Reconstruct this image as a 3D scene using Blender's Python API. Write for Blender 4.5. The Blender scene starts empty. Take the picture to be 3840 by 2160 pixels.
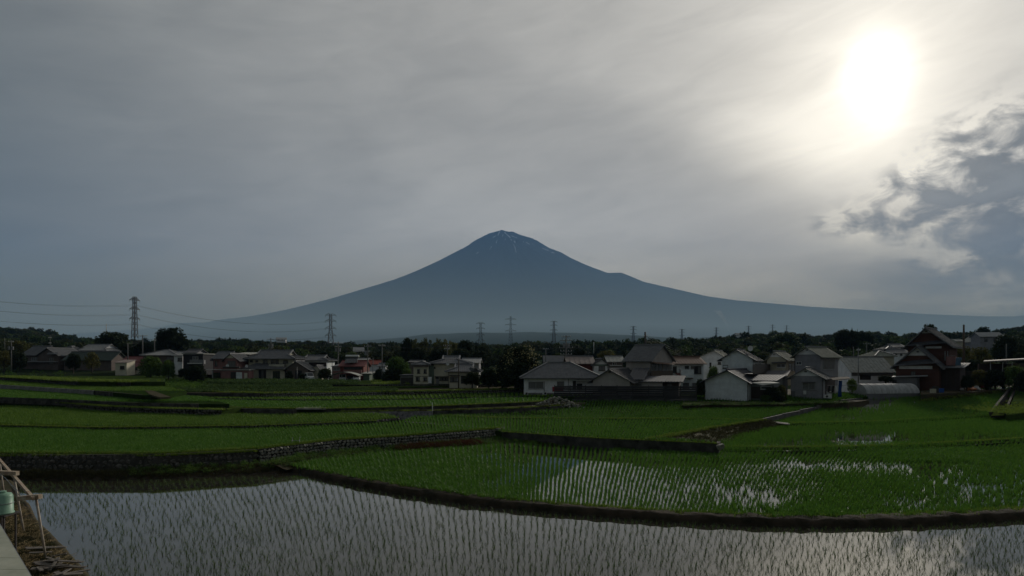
import bpy, bmesh, math, random
import numpy as np
from mathutils import Vector, Matrix, noise
rnd = random.Random(7)
rng = np.random.default_rng(7)
sc = bpy.context.scene
COL = sc.collection
# picture measurements: horizon row, focal length (in pixels of a 3840 wide picture) and eye height
F, CX, HY, CZ = 2290.0, 1920.0, 1360.0, 9.0
# ------------------------------------------------------------------ camera
cam = bpy.data.cameras.new('camera')
cam.sensor_width = 36; cam.lens = 36*F/3840; cam.shift_y = (HY-1080)/3840
cam.clip_start = 0.2; cam.clip_end = 80000
cob = bpy.data.objects.new('camera', cam); COL.objects.link(cob)
cob.location = (0, 0, CZ); cob.rotation_euler = (math.radians(90), 0, 0)
sc.camera = cob
# ------------------------------------------------------------------ world
SUN_AZ, SUN_EL = math.radians(30.8), math.radians(21.7)
SUN = Vector((math.sin(SUN_AZ)*math.cos(SUN_EL), math.cos(SUN_AZ)*math.cos(SUN_EL), math.sin(SUN_EL)))
w = bpy.data.worlds.new('World'); sc.world = w; w.use_nodes = True
nt = w.node_tree; nt.nodes.clear()
def node(t, **k):
    n = nt.nodes.new(t)
    for a, b in k.items(): setattr(n, a, b)
    return n
def setin(n, i, v):
    if hasattr(v, 'is_output'): nt.links.new(v, n.inputs[i])
    else: n.inputs[i].default_value = v
def m(op, a, b=0.0, c=0.0, clamp=False):
    n = node('ShaderNodeMath', operation=op, use_clamp=clamp)
    setin(n, 0, a); setin(n, 1, b); setin(n, 2, c)
    return n.outputs[0]
def smooth(x, lo, hi):
    n = node('ShaderNodeMapRange', interpolation_type='SMOOTHSTEP')
    setin(n, 0, x); setin(n, 1, lo); setin(n, 2, hi); setin(n, 3, 0.0); setin(n, 4, 1.0)
    return n.outputs[0]
def mixc(f, a, b):
    n = node('ShaderNodeMix', data_type='RGBA'); setin(n, 0, f); setin(n, 6, a); setin(n, 7, b)
    return n.outputs[2]
def addc(a, b, f=1.0):
    n = node('ShaderNodeMix', data_type='RGBA', blend_type='ADD'); setin(n, 0, f); setin(n, 6, a); setin(n, 7, b)
    return n.outputs[2]
def scalec(c, f):
    n = node("ShaderNodeVectorMath", operation="SCALE"); setin(n, 0, c[:3] if isinstance(c, tuple) else c); setin(n, 3, f)
    return n.outputs[0]
def node_mul(a, b):
    n = node('ShaderNodeMix', data_type='RGBA', blend_type='MULTIPLY'); setin(n, 0, 1.0); setin(n, 6, a); setin(n, 7, b)
    return n.outputs[2]
tc = node('ShaderNodeTexCoord')
sep = node('ShaderNodeSeparateXYZ'); nt.links.new(tc.outputs['Generated'], sep.inputs[0])
dx, dy, dz = sep.outputs
R2D = 180/math.pi
az = m('MULTIPLY', m('ARCTAN2', dx, dy), R2D)
el = m('MULTIPLY', m('ARCSINE', dz), R2D)
def azel(px, py):
    u, v = (px-CX)/F, (HY-py)/F
    a = math.atan(u)
    return math.degrees(a), math.degrees(math.atan(v*math.cos(a)))
def blob(px, py, sa, se, rot=0.0, shape=2.0):
    a0, e0 = azel(px, py)
    a = m('SUBTRACT', az, a0); e = m('SUBTRACT', el, e0)
    c, s = math.cos(math.radians(rot)), math.sin(math.radians(rot))
    p = m('DIVIDE', m('ADD', m('MULTIPLY', a, c), m('MULTIPLY', e, s)), sa)
    q = m('DIVIDE', m('ADD', m('MULTIPLY', a, -s), m('MULTIPLY', e, c)), se)
    r = m('POWER', m('ADD', m('MULTIPLY', p, p), m('MULTIPLY', q, q)), shape/2)
    return m('EXPONENT', m('MULTIPLY', r, -1.0))
def vec(x, y, z=0.0):
    n = node('ShaderNodeCombineXYZ'); setin(n, 0, x); setin(n, 1, y); setin(n, 2, z); return n.outputs[0]
def fbm(v, scale, detail=5, rough=.55, dist=0.0):
    n = node('ShaderNodeTexNoise'); setin(n, 'Vector', v)
    n.inputs['Scale'].default_value = scale; n.inputs['Detail'].default_value = detail
    n.inputs['Roughness'].default_value = rough; n.inputs['Distortion'].default_value = dist
    return n.outputs[0]
dot = node('ShaderNodeVectorMath', operation='DOT_PRODUCT')
nt.links.new(tc.outputs['Generated'], dot.inputs[0]); dot.inputs[1].default_value = SUN
dsun = dot.outputs['Value']
ang = m('MULTIPLY', m('ARCCOSINE', m('MINIMUM', dsun, 0.99999)), R2D)
sky = node('ShaderNodeTexSky', sky_type='NISHITA', sun_disc=False, sun_elevation=SUN_EL, sun_rotation=SUN_AZ,
           air_density=1.0, dust_density=3.0, ozone_density=1.0, altitude=300)
nish = scalec(sky.outputs[0], 0.05)
# veil of high cloud: slate away from the sun, pale grey near it
t = smooth(dsun, 0.15, 0.97)
veil = mixc(t, (.142, .158, .160, 1), (.50, .492, .478, 1))
veil = addc(veil, scalec((.97, .97, .95, 1), m('MULTIPLY', blob(2000, 1000, 26, 7), 0.20)))
mott = fbm(vec(m('MULTIPLY', az, .03), m('MULTIPLY', el, .07)), 1.6, 4, .5, .6)
veil = scalec(veil, m('ADD', 0.74, m('MULTIPLY', mott, 0.52)))
# bank of cloud whose lower edge runs down to the right below the sun
edge = m('SUBTRACT', el, m('SUBTRACT', 22.6, m('MULTIPLY', m('SUBTRACT', az, 9.4), 0.42)))
edge = m('ADD', edge, m('MULTIPLY', m('SUBTRACT', mott, .5), 5.0))
bank = smooth(edge, -3.5, 3.5)
halo = m('EXPONENT', m('MULTIPLY', m('POWER', m('DIVIDE', ang, 17.0), 1.5), -1.0))
halo2 = m('EXPONENT', m('MULTIPLY', m('POWER', m('DIVIDE', ang, 6.6), 1.7), -1.0))
hb = m('MULTIPLY', halo, m('ADD', 0.10, m('MULTIPLY', bank, 0.95)))
col = addc(veil, scalec((1.0, .97, .90, 1), m('MULTIPLY', hb, 0.54)))
col = addc(col, scalec((1.0, .96, .86, 1), m('MULTIPLY', halo2, 0.46)))
col = addc(col, scalec((1.0, .95, .82, 1), m('MULTIPLY', blob(3140, 600, 9.0, 3.8, -16), 0.50)))
warm = smooth(el, 15.0, -2.0)
col = mixc(m('MULTIPLY', warm, .85), col, node_mul(col, (1.18, .98, .68, 1)))
# warm thin gap low above the right foothills
col = addc(col, scalec((1.0, .80, .55, 1), m('MULTIPLY', blob(2950, 1085, 13, 1.6), 0.08)))
col = addc(col, scalec((1.0, .93, .72, 1), m('MULTIPLY', blob(3380, 900, 5.5, 1.6, -10), 0.55)))
# broken low cloud right of and under the sun
nz = fbm(vec(m('MULTIPLY', az, .12), m('MULTIPLY', el, .20)), 2.5, 7, .57, .35)
nz2 = fbm(vec(m('MULTIPLY', az, .05), m('MULTIPLY', el, .16)), 2.1, 5, .55, .2)
region = m('ADD', m('ADD', blob(3830, 790, 6.0, 6.3, 24), m('MULTIPLY', blob(3215, 800, 3.2, 1.7, 10), .60)),
           m('ADD', m('MULTIPLY', blob(3540, 740, 3.0, 2.4, 30), .58), m('MULTIPLY', blob(3840, 520, 3.4, 1.8, 0), .62)))
thr = m('ADD', m('MULTIPLY', region, .60), m('MULTIPLY', m('SUBTRACT', nz, .5), 2.9))
dark = m('MULTIPLY', smooth(thr, 0.08, 0.72), smooth(region, .06, .34))
rim = m('MULTIPLY', m('MULTIPLY', smooth(thr, -0.35, 0.05), m('SUBTRACT', 1.0, smooth(thr, 0.05, 0.35))), smooth(region, .10, .5))
col = addc(col, scalec((1.0, .94, .78, 1), m('MULTIPLY', rim, 0.26)))
low = m('MULTIPLY', blob(3600, 1060, 12.0, 3.6, 4), smooth(nz2, .30, .62))
col = mixc(m('MULTIPLY', low, .90, clamp=True), col, (.135, .160, .185, 1))
col = mixc(m('MULTIPLY', dark, .93), col, mixc(smooth(m('ADD', m('MULTIPLY', nz2, .5), m('MULTIPLY', nz, .5)), .36, .64), (.050, .075, .105, 1), (.19, .22, .25, 1)))
# thin streaks through everything
st = fbm(vec(m('MULTIPLY', m('ADD', az, m('MULTIPLY', el, .5)), .06), m('MULTIPLY', m('SUBTRACT', el, m('MULTIPLY', az, .18)), .26)), 1.8, 7, .62, .5)
col = scalec(col, m('ADD', 0.77, m('MULTIPLY', st, 0.46)))
# the sun burning through, stretched a little up and down
core = m('ADD', blob(3285, 270, 2.1, 2.6, 0, 1.9), m('MULTIPLY', blob(3318, 410, 1.5, 1.8, 0, 1.8), .35))
col = addc(col, scalec((1.0, .98, .90, 1), m('MULTIPLY', core, 1.25)))
col = mixc(0.08, node_mul(col, (.93, .90, .835, 1)), nish)
bg = node('ShaderNodeBackground'); setin(bg, 0, col); bg.inputs[1].default_value = 1.0
out = node('ShaderNodeOutputWorld'); nt.links.new(bg.outputs[0], out.inputs[0])
w.cycles.sampling_method = 'MANUAL'; w.cycles.sample_map_resolution = 1024
sun = bpy.data.lights.new('sun', 'SUN'); sun.energy = 2.6; sun.angle = math.radians(6); sun.color = (1, .93, .82)
so = bpy.data.objects.new('sun', sun); COL.objects.link(so)
so.rotation_euler = (-SUN).to_track_quat('-Z', 'Y').to_euler()
sc.view_settings.view_transform = 'Standard'; sc.view_settings.look = 'None'
sc.view_settings.exposure = 0; sc.view_settings.gamma = 1; sc.view_settings.use_curve_mapping = False
cy = sc.cycles
cy.max_bounces = 5; cy.diffuse_bounces = 2; cy.glossy_bounces = 3; cy.transmission_bounces = 3
cy.volume_bounces = 0; cy.transparent_max_bounces = 12; cy.sample_clamp_indirect = 4
cy.use_denoising = True
# ------------------------------------------------------------------ helpers
def Pt(px, py, Y): return Vector(((px-CX)/F*Y, Y, CZ-(py-HY)/F*Y))
def Gz(px, py, z):
    Y = (CZ-z)*F/(py-HY); return Vector(((px-CX)/F*Y, Y, z))
def tag(o, label=None, cat=None, group=None, kind=None):
    if label: o['label'] = label
    if cat: o['category'] = cat
    if group: o['group'] = group
    if kind: o['kind'] = kind
    return o
def empty(name, loc=(0,0,0), rz=0, label=None, cat=None, group=None):
    o = bpy.data.objects.new(name, None); COL.objects.link(o); o.empty_display_size = .2
    o.location = loc; o.rotation_euler = (0, 0, rz)
    return tag(o, label, cat, group)
def link(name, me, parent=None, loc=None, rot=None, scl=None):
    o = bpy.data.objects.new(name, me); COL.objects.link(o)
    if parent: o.parent = parent
    if loc is not None: o.location = loc
    if rot is not None: o.rotation_euler = rot
    if scl is not None: o.scale = scl
    return o
def dup(root, loc=None, rz=None, scl=None, label=None):
    def cp(o, par):
        c = o.copy(); COL.objects.link(c); c.parent = par
        for ch in o.children: cp(ch, c)
        return c
    r = cp(root, None)
    if loc is not None: r.location = loc
    if rz is not None: r.rotation_euler = (0, 0, rz)
    if scl is not None: r.scale = scl
    if label: r['label'] = label
    return r
class MB:
    def __init__(s): s.v = []; s.f = []; s.mi = []; s.mats = []
    def idx(s, mt):
        if mt is None: return 0
        if mt not in s.mats: s.mats.append(mt)
        return s.mats.index(mt)
    def add(s, vs, fs, mt=None):
        n = len(s.v); k = s.idx(mt)
        s.v += [tuple(a) for a in vs]; s.f += [tuple(i+n for i in f) for f in fs]; s.mi += [k]*len(fs)
        return s
    def box(s, x0, x1, y0, y1, z0, z1, mt=None):
        vs = [(x, y, z) for z in (z0, z1) for x, y in ((x0,y0),(x1,y0),(x1,y1),(x0,y1))]
        return s.add(vs, [(3,2,1,0),(4,5,6,7),(0,1,5,4),(1,2,6,5),(2,3,7,6),(3,0,4,7)], mt)
    def prism(s, poly, z0, z1, mt=None):
        n = len(poly)
        vs = [(p[0], p[1], z0) for p in poly] + [(p[0], p[1], z1) for p in poly]
        return s.add(vs, [tuple(range(n))[::-1], tuple(range(n, 2*n))] + [(i, (i+1) % n, n+(i+1) % n, n+i) for i in range(n)], mt)
    def slab(s, pts, t, mt=None):           # planar polygon thickened downwards
        n = len(pts); p = [Vector(q) for q in pts]; q = [a-Vector((0, 0, t)) for a in p]
        return s.add(p+q, [tuple(range(n)), tuple(range(n, 2*n))[::-1]] + [(i, n+i, n+(i+1) % n, (i+1) % n) for i in range(n)], mt)
    def bar(s, a, b, wd, ht=None, mt=None):
        a = Vector(a); b = Vector(b); d = (b-a).normalized(); ht = ht or wd
        up = Vector((0,0,1)) if abs(d.z) < .95 else Vector((1,0,0))
        x = d.cross(up).normalized()*wd/2; y = x.cross(d).normalized()*ht/2
        vs = [p+i*x+j*y for p in (a, b) for i, j in ((-1,-1),(1,-1),(1,1),(-1,1))]
        return s.add(vs, [(3,2,1,0),(4,5,6,7),(0,1,5,4),(1,2,6,5),(2,3,7,6),(3,0,4,7)], mt)
    def tube(s, pts, r, n=6, mt=None, r1=None):
        pts = [Vector(p) for p in pts]; k = len(pts); vs = []; fs = []
        for i, p in enumerate(pts):
            d = (pts[min(i+1, k-1)]-pts[max(i-1, 0)]).normalized()
            up = Vector((0,0,1)) if abs(d.z) < .9 else Vector((0,1,0))
            x = d.cross(up).normalized(); y = x.cross(d)
            rr = r if r1 is None else r+(r1-r)*i/(k-1)
            for j in range(n):
                a = 2*math.pi*j/n; vs.append(p+(x*math.cos(a)+y*math.sin(a))*rr)
        for i in range(k-1):
            for j in range(n):
                fs.append((i*n+j, i*n+(j+1) % n, (i+1)*n+(j+1) % n, (i+1)*n+j))
        fs += [tuple(range(n))[::-1], tuple(range((k-1)*n, k*n))]
        return s.add(vs, fs, mt)
    def mesh(s, name, mt=None, sm=False):
        me = bpy.data.meshes.new(name); me.from_pydata(s.v, [], s.f); 
        for q in (s.mats or [mt]): me.materials.append(q)
        if s.mats: me.polygons.foreach_set('material_index', s.mi)
        if sm: me.polygons.foreach_set('use_smooth', [True]*len(me.polygons))
        me.update(); return me
    def build(s, name, mt=None, parent=None, sm=False, **k):
        return link(name, s.mesh(name, mt, sm), parent, **k)
_mats = {}
def mat(name, c, rough=.8, c2=None, ns=2.0, amt=.35, bump=0.0, metal=0.0, spec=.3, trans=0.0, rand=0.0, stretch=None, detail=5, bs=None):
    if name in _mats: return _mats[name]
    mt = bpy.data.materials.new(name); mt.use_nodes = True; t = mt.node_tree; b = t.nodes['Principled BSDF']
    L = t.links.new
    b.inputs['Roughness'].default_value = rough; b.inputs['Metallic'].default_value = metal
    b.inputs['Specular IOR Level'].default_value = spec
    tcn = t.nodes.new('ShaderNodeTexCoord'); src = tcn.outputs['Object']
    if stretch:
        mp = t.nodes.new('ShaderNodeMapping'); mp.inputs['Scale'].default_value = stretch; L(src, mp.inputs[0]); src = mp.outputs[0]
    nz = t.nodes.new('ShaderNodeTexNoise'); nz.inputs['Scale'].default_value = ns; nz.inputs['Detail'].default_value = detail
    nz.inputs['Roughness'].default_value = .65; L(src, nz.inputs['Vector'])
    mx = t.nodes.new('ShaderNodeMix'); mx.data_type = 'RGBA'
    c2 = c2 or tuple(x*(1-amt) for x in c)
    mx.inputs[6].default_value = (*c, 1); mx.inputs[7].default_value = (*c2, 1)
    mr = t.nodes.new('ShaderNodeMapRange'); mr.inputs[1].default_value = .34; mr.inputs[2].default_value = .66
    L(nz.outputs[0], mr.inputs[0]); L(mr.outputs[0], mx.inputs[0]); cout = mx.outputs[2]
    if rand:
        oi = t.nodes.new('ShaderNodeObjectInfo'); hs = t.nodes.new('ShaderNodeHueSaturation')
        r2 = t.nodes.new('ShaderNodeMapRange'); r2.inputs[3].default_value = 1-rand; r2.inputs[4].default_value = 1+rand
        L(oi.outputs['Random'], r2.inputs[0]); L(r2.outputs[0], hs.inputs['Value'])
        r3 = t.nodes.new('ShaderNodeMapRange'); r3.inputs[3].default_value = .5+.04*rand; r3.inputs[4].default_value = .5-.06*rand
        L(oi.outputs['Random'], r3.inputs[0]); L(r3.outputs[0], hs.inputs['Hue'])
        L(cout, hs.inputs['Color']); cout = hs.outputs[0]
    L(cout, b.inputs['Base Color'])
    if bump:
        bp = t.nodes.new('ShaderNodeBump'); bp.inputs['Strength'].default_value = bump; bp.inputs['Distance'].default_value = .05
        if bs:
            n2 = t.nodes.new('ShaderNodeTexNoise'); n2.inputs['Scale'].default_value = bs; n2.inputs['Detail'].default_value = 4
            L(src, n2.inputs['Vector']); L(n2.outputs[0], bp.inputs['Height'])
        else: L(nz.outputs[0], bp.inputs['Height'])
        L(bp.outputs[0], b.inputs['Normal'])
    if trans:
        tr = t.nodes.new('ShaderNodeBsdfTranslucent'); ms = t.nodes.new('ShaderNodeMixShader'); ms.inputs[0].default_value = trans
        L(cout, tr.inputs[0]); L(b.outputs[0], ms.inputs[1]); L(tr.outputs[0], ms.inputs[2])
        L(ms.outputs[0], t.nodes['Material Output'].inputs['Surface'])
    _mats[name] = mt; return mt
def leaf(name, c, c2, rand=.25, ns=.5): return mat(name, c, .8, c2=c2, ns=ns, spec=.04, trans=.25, rand=rand)
def scatter(name, pts, srcs, rots=None, scls=None, mt=None, seed=0, tilt=0.0):
    """instances of the meshes in srcs on the points pts, as one object"""
    me = bpy.data.meshes.new(name); me.from_pydata([tuple(p) for p in pts], [], [])
    n = len(pts)
    r = rng.uniform(0, 6.283, n) if rots is None else np.asarray(rots)
    s = np.ones(n) if scls is None else np.asarray(scls)
    R = np.zeros((n, 3)); R[:, 2] = r
    if tilt: R[:, 0] = rng.normal(0, tilt, n); R[:, 1] = rng.normal(0, tilt, n)
    S = np.ones((n, 3))*s.reshape(n, -1)
    a = me.attributes.new('rot', 'FLOAT_VECTOR', 'POINT'); a.data.foreach_set('vector', R.ravel())
    a = me.attributes.new('scl', 'FLOAT_VECTOR', 'POINT'); a.data.foreach_set('vector', S.ravel())
    o = link(name, me)
    col = bpy.data.collections.new(name+'_shapes')
    for k, q in enumerate(srcs): col.objects.link(bpy.data.objects.new('%s_shape' % name, q))
    g = bpy.data.node_groups.new(name, 'GeometryNodeTree')
    g.interface.new_socket('Geometry', in_out='INPUT', socket_type='NodeSocketGeometry')
    g.interface.new_socket('Geometry', in_out='OUTPUT', socket_type='NodeSocketGeometry')
    A = g.nodes.new; L = g.links.new
    gi = A('NodeGroupInput'); go = A('NodeGroupOutput'); ip = A('GeometryNodeInstanceOnPoints')
    ci = A('GeometryNodeCollectionInfo'); ci.inputs[0].default_value = col; ci.inputs['Separate Children'].default_value = True
    ci.inputs['Reset Children'].default_value = True
    ar = A('GeometryNodeInputNamedAttribute'); ar.data_type = 'FLOAT_VECTOR'; ar.inputs[0].default_value = 'rot'
    as_ = A('GeometryNodeInputNamedAttribute'); as_.data_type = 'FLOAT_VECTOR'; as_.inputs[0].default_value = 'scl'
    er = A('FunctionNodeEulerToRotation'); rv = A('FunctionNodeRandomValue'); rv.data_type = 'INT'
    rv.inputs[4].default_value = 0; rv.inputs[5].default_value = len(srcs)-1; rv.inputs['Seed'].default_value = seed
    L(gi.outputs[0], ip.inputs['Points']); L(ci.outputs[0], ip.inputs['Instance']); ip.inputs['Pick Instance'].default_value = True
    L(rv.outputs[2], ip.inputs['Instance Index'])
    L(ar.outputs[0], er.inputs[0]); L(er.outputs[0], ip.inputs['Rotation']); L(as_.outputs[0], ip.inputs['Scale'])
    L(ip.outputs[0], go.inputs[0])
    md = o.modifiers.new('scatter', 'NODES'); md.node_group = g
    return o
def inpoly(x, y, poly):
    r = np.zeros(len(x), bool); n = len(poly)
    for i in range(n):
        x0, y0 = poly[i][0], poly[i][1]; x1, y1 = poly[(i+1) % n][0], poly[(i+1) % n][1]
        if y0 == y1: continue
        c = ((y0 > y) != (y1 > y)) & (x < (x1-x0)*(y-y0)/(y1-y0)+x0)
        r ^= c
    return r
def interp(x, xs, ys): return float(np.interp(x, xs, ys))
# ------------------------------------------------------------------ ground (one sheet to the horizon) and mountain
M_forestfloor = mat('forest_floor', (.016,.026,.014), 1, c2=(.030,.038,.020), ns=.012, bump=0, spec=0)
M_soil = mat('soil', (.075,.058,.040), .95, c2=(.045,.045,.025), ns=.6, bump=.5, bs=6, spec=.05)
SKY_X = [-1500,0,120,250,330,400,600,700,812,911,1122,1340,1500,1900,2101,2273,2446,2640,2732,2933,2976,3020,3106,3178,3250,3301,3445,3560,3718,3761,3840,4400,6000]
SKY_Y = [1215,1228,1235,1256,1268,1272,1280,1280,1274,1272,1276,1283,1284,1289,1283,1282,1271,1266,1258,1248,1249,1260,1262,1240,1247,1249,1247,1246,1240,1230,1217,1190,1180]
GR_PX = [-20000,-4000,0,400,925,1300,1900,2600,3200,3840,8000,20000]
GR = [(130,[-1.5]*12),
      (152,[2,2,2.5,2.5,2.5,3,2.6,1.8,1.8,1.8,1.8,1.8]),
      (175,[4.8,4.8,5.0,5.0,4.4,4.2,3.4,3.2,3.2,3.4,3.4,3.4]),
      (210,[7.5,7.5,7.6,7.2,5.4,5,4.6,4.6,4.8,6,6,6]),
      (300,[12,12,11,10,8,8,8,8,10,14,14,14]),
      (450,[24,24,18,15,12,11,12,13,17,25,28,28])]
def ridge_z(px, Y): return CZ+(HY-interp(px, SKY_X, SKY_Y)-11.5*F/Y)/F*Y
def ground_h(x, y):
    r = math.hypot(x, y)
    if y <= 1: return -1.5
    px = CX+F*x/y; px = max(-20000, min(20000, px)); Y = y if abs(px) < 6000 else r
    if Y < 130: return -1.5
    col = [interp(px, GR_PX, g[1]) for g in GR]
    z900 = ridge_z(px, 900); far = max(60.0, z900)
    ys = [g[0] for g in GR]+[900, 1300, 2500, 4600, 7000, 30000]
    zs = col+[z900, z900*.75, 35, 95, 150, 300]
    zs[7] = z900*.7
    # foothills in front of the mountain
    hill = interp(px, [600,1100,1350,1600,1770,2080,2300,2600,2900,3300,4200], [1300,1292,1276,1258,1247,1243,1250,1266,1277,1264,1240])
    zs[9] = CZ+(HY-hill)/F*4600
    z = interp(Y, ys, zs)
    if Y > 250: z += noise.fractal(Vector((x*.004, y*.004, 3)), .7, 2, 4)*min(6, (Y-250)*.02)
    if Y > 3000: z += noise.fractal(Vector((x*.0012, y*.0012, 5)), .8, 2, 5)*14
    return z
def build_ground():
    rs = [3,20,60,100,128]+[130+4*i for i in range(20)]+[215+8*i for i in range(12)]+[320*1.06**i for i in range(80)]
    rs = [r for r in rs if r < 19800]
    az_ = sorted(set([round(a, 3) for a in np.linspace(-46, 46, 185)]+[float(a) for a in range(-180, 180, 6)]))
    V = [(0, 0, -1.5)]; fs = []; n = len(az_)
    for r in rs:
        for a in az_:
            x, y = r*math.sin(math.radians(a)), r*math.cos(math.radians(a))
            if abs(a) < 60: x, y = x/math.cos(math.radians(a)), r
            V.append((max(-21400, min(21400, x)), max(-3900, y), ground_h(x, y)))
    for i in range(n): fs.append((0, 1+(i+1) % n, 1+i))
    for k in range(len(rs)-1):
        for i in range(n):
            a, b = 1+k*n+i, 1+k*n+(i+1) % n; fs.append((a, b, b+n, a+n))
    me = bpy.data.meshes.new('ground'); me.from_pydata(V, [], fs); me.materials.append(M_forestfloor)
    me.polygons.foreach_set('use_smooth', [True]*len(fs))
    tag(link('ground', me), kind='structure')
build_ground()
# the volcano: a cone whose left and right slopes follow the measured profile
LP = [(1881,862),(1830,878),(1779,907),(1741,934),(1682,967),(1636,995),(1558,1031),(1500,1052),(1342,1103),(1133,1170),(1000,1196),(925,1202),(850,1219),(815,1216),(790,1213),(770,1219),(740,1229),(600,1241),(400,1255),(330,1259),(0,1285),(-1500,1310)]
RP = [(1881,862),(1906,869),(1925,870),(1950,882),(2012,902),(2059,932),(2106,950),(2140,971),(2199,999),(2272,1027),(2300,1026),(2323,1025),(2342,1033),(2404,1061),(2500,1084),(2624,1115),(2728,1130),(2981,1154),(3205,1169),(3354,1182),(3578,1192),(3757,1193),(3840,1182),(4600,1200),(6000,1240)]
YF = 17000.0; XF = (1881-CX)/F*YF
lr = [abs((p[0]-CX)/F*YF-XF) for p in LP]; lz = [CZ+(HY-p[1])/F*YF for p in LP]
rr_ = [abs((p[0]-CX)/F*YF-XF) for p in RP]; rz_ = [CZ+(HY-p[1])/F*YF for p in RP]
fr = [0, 500, 1500, 3000, 4500, 6000, 8000, 10000, 12500]; fz = [3690, 3450, 2900, 2080, 1500, 1080, 640, 330, 60]
def fuji_h(x, y):
    dx_, dy_ = x-XF, y-YF; r = math.hypot(dx_, dy_)
    side = dx_/(r+1)
    rn = noise.noise(Vector((dx_*.00018, dy_*.00018, 1)))
    hl, hr, hf = interp(r, lr, lz), interp(r, rr_, rz_), interp(r, fr, fz)
    hs = hr if dx_ > 0 else hl
    if dy_ < 0:
        wgt = abs(side)**9 if r > 900 else abs(side)**2
        z = hf+(hs-hf)*wgt
    else:
        z = hs if r < 9000 else hs
    a = math.atan2(dy_, dx_)
    g = noise.fractal(Vector((math.cos(a)*7, math.sin(a)*7, r*.00012)), .8, 2.1, 5)
    amp = min(1, r/900)*(13 if r < 5000 else 13*math.exp(-(r-5000)/4000))*(1-.75*abs(side)**6)
    return z+g*amp-max(0, 1-r/260)*0
def build_mountain():
    V = []; fs = []
    xs = sorted(set(list(np.linspace(-16500, 20000, 180))+list(np.linspace(-4500, 5000, 260))+list(np.linspace(XF-900, XF+900, 61))))
    ys = list(np.linspace(6000, 14000, 60))+list(np.linspace(14050, 19500, 110))
    for y in ys:
        for x in xs: V.append((x, y, fuji_h(x, y)))
    n = len(xs)
    for j in range(len(ys)-1):
        for i in range(n-1):
            a = j*n+i; fs.append((a, a+1, a+1+n, a+n))
    me = bpy.data.meshes.new('mountain'); me.from_pydata(V, [], fs)
    mt = mat('mountain_rock', (.030,.036,.050), 1, spec=0, c2=(.020,.028,.034), ns=.0011, stretch=(1,1,.4), detail=8)
    t_ = mt.node_tree; b = t_.nodes['Principled BSDF']
    # snow gullies: streaks that run down from the crater and end at about 3000 m
    src = b.inputs['Base Color'].links[0].from_socket
    g = t_.nodes.new('ShaderNodeTexCoord'); a = t_.nodes.new('ShaderNodeAttribute'); a.attribute_name = 'snow'
    nz = t_.nodes.new('ShaderNodeTexNoise'); nz.inputs['Scale'].default_value = .012; nz.inputs['Detail'].default_value = 4
    t_.links.new(g.outputs['Object'], nz.inputs['Vector'])
    ad = t_.nodes.new('ShaderNodeMath'); ad.operation = 'MULTIPLY_ADD'; ad.inputs[1].default_value = .8
    t_.links.new(nz.outputs[0], ad.inputs[0]); t_.links.new(a.outputs['Fac'], ad.inputs[2])
    mr = t_.nodes.new('ShaderNodeMapRange'); mr.inputs[1].default_value = .85; mr.inputs[2].default_value = 1.15
    t_.links.new(ad.outputs[0], mr.inputs[0])
    mx = t_.nodes.new('ShaderNodeMix'); mx.data_type = 'RGBA'; mx.inputs[7].default_value = (.55,.58,.62,1)
    t_.links.new(mr.outputs[0], mx.inputs[0]); t_.links.new(src, mx.inputs[6]); t_.links.new(mx.outputs[2], b.inputs['Base Color'])
    me.materials.append(mt); me.polygons.foreach_set('use_smooth', [True]*len(fs))
    # streaks measured on the face: (px, py) pairs
    def c8(x, y): return (1500+x*.3882, 820+y*.3882)
    ST = [((1010,130),(1062,180),6),((1062,180),(1078,215),3.2),((1075,165),(1132,186),2.6),((1100,205),(1112,232),5),((1168,208),(1195,228),2.6),((1205,222),(1252,247),3),
          ((998,150),(988,172),3),((968,115),(945,160),4),((925,165),(900,182),3),((938,205),(928,240),2.5),((1020,195),(1014,205),3),((1100,250),(1112,285),4),((1112,285),(1120,325),3),
          ((888,262),(868,295),2),((760,322),(735,342),2),((1370,283),(1430,305),2),((1460,322),(1495,335),2),((1190,285),(1193,290),2),((1280,240),(1290,246),2),((1000,235),(998,250),2)]
    segs = []
    for a_, b_, wd in ST: segs.append((np.array(c8(*a_)), np.array(c8(*b_)), wd*.3882*.6+.35))
    arr = np.array(V); PX = CX+F*arr[:, 0]/arr[:, 1]; PY = HY-F*(arr[:, 2]-CZ)/arr[:, 1]
    val = np.zeros(len(arr)); front = arr[:, 1] < YF+150
    for a_, b_, wd in segs:
        d = b_-a_; L2 = d@d
        tt = np.clip(((PX-a_[0])*d[0]+(PY-a_[1])*d[1])/L2, 0, 1)
        dist = np.hypot(PX-a_[0]-tt*d[0], PY-a_[1]-tt*d[1])
        val = np.maximum(val, np.clip(1.1-dist/(wd*2.2), 0, 1))
    val *= front
    at = me.attributes.new('snow', 'FLOAT', 'POINT'); at.data.foreach_set('value', val)
    tag(link('mountain', me), kind='structure')
build_mountain()
# ------------------------------------------------------------------ air
def volume_box(name, x0, x1, y0, y1, z0, z1, dens, colr, aniso):
    o = MB().box(x0, x1, y0, y1, z0, z1).build(name, None)
    mt = bpy.data.materials.new(name); mt.use_nodes = True; t_ = mt.node_tree; t_.nodes.clear()
    v = t_.nodes.new('ShaderNodeVolumePrincipled'); v.inputs['Density'].default_value = dens
    v.inputs['Color'].default_value = (*colr, 1); v.inputs['Anisotropy'].default_value = aniso
    oo = t_.nodes.new('ShaderNodeOutputMaterial'); t_.links.new(v.outputs[0], oo.inputs['Volume'])
    o.data.materials.clear(); o.data.materials.append(mt)
    return tag(o, kind='stuff')
HAZE = volume_box('haze', -21500, 21500, -4000, 20000, -2.6, 3800, 4.4e-5, (.26,.51,.92), .05)
MIST = volume_box('mist', -14000, 17000, 2600, 9000, 0, 560, 1.9e-4, (.60,.82,.95), .05)
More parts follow.
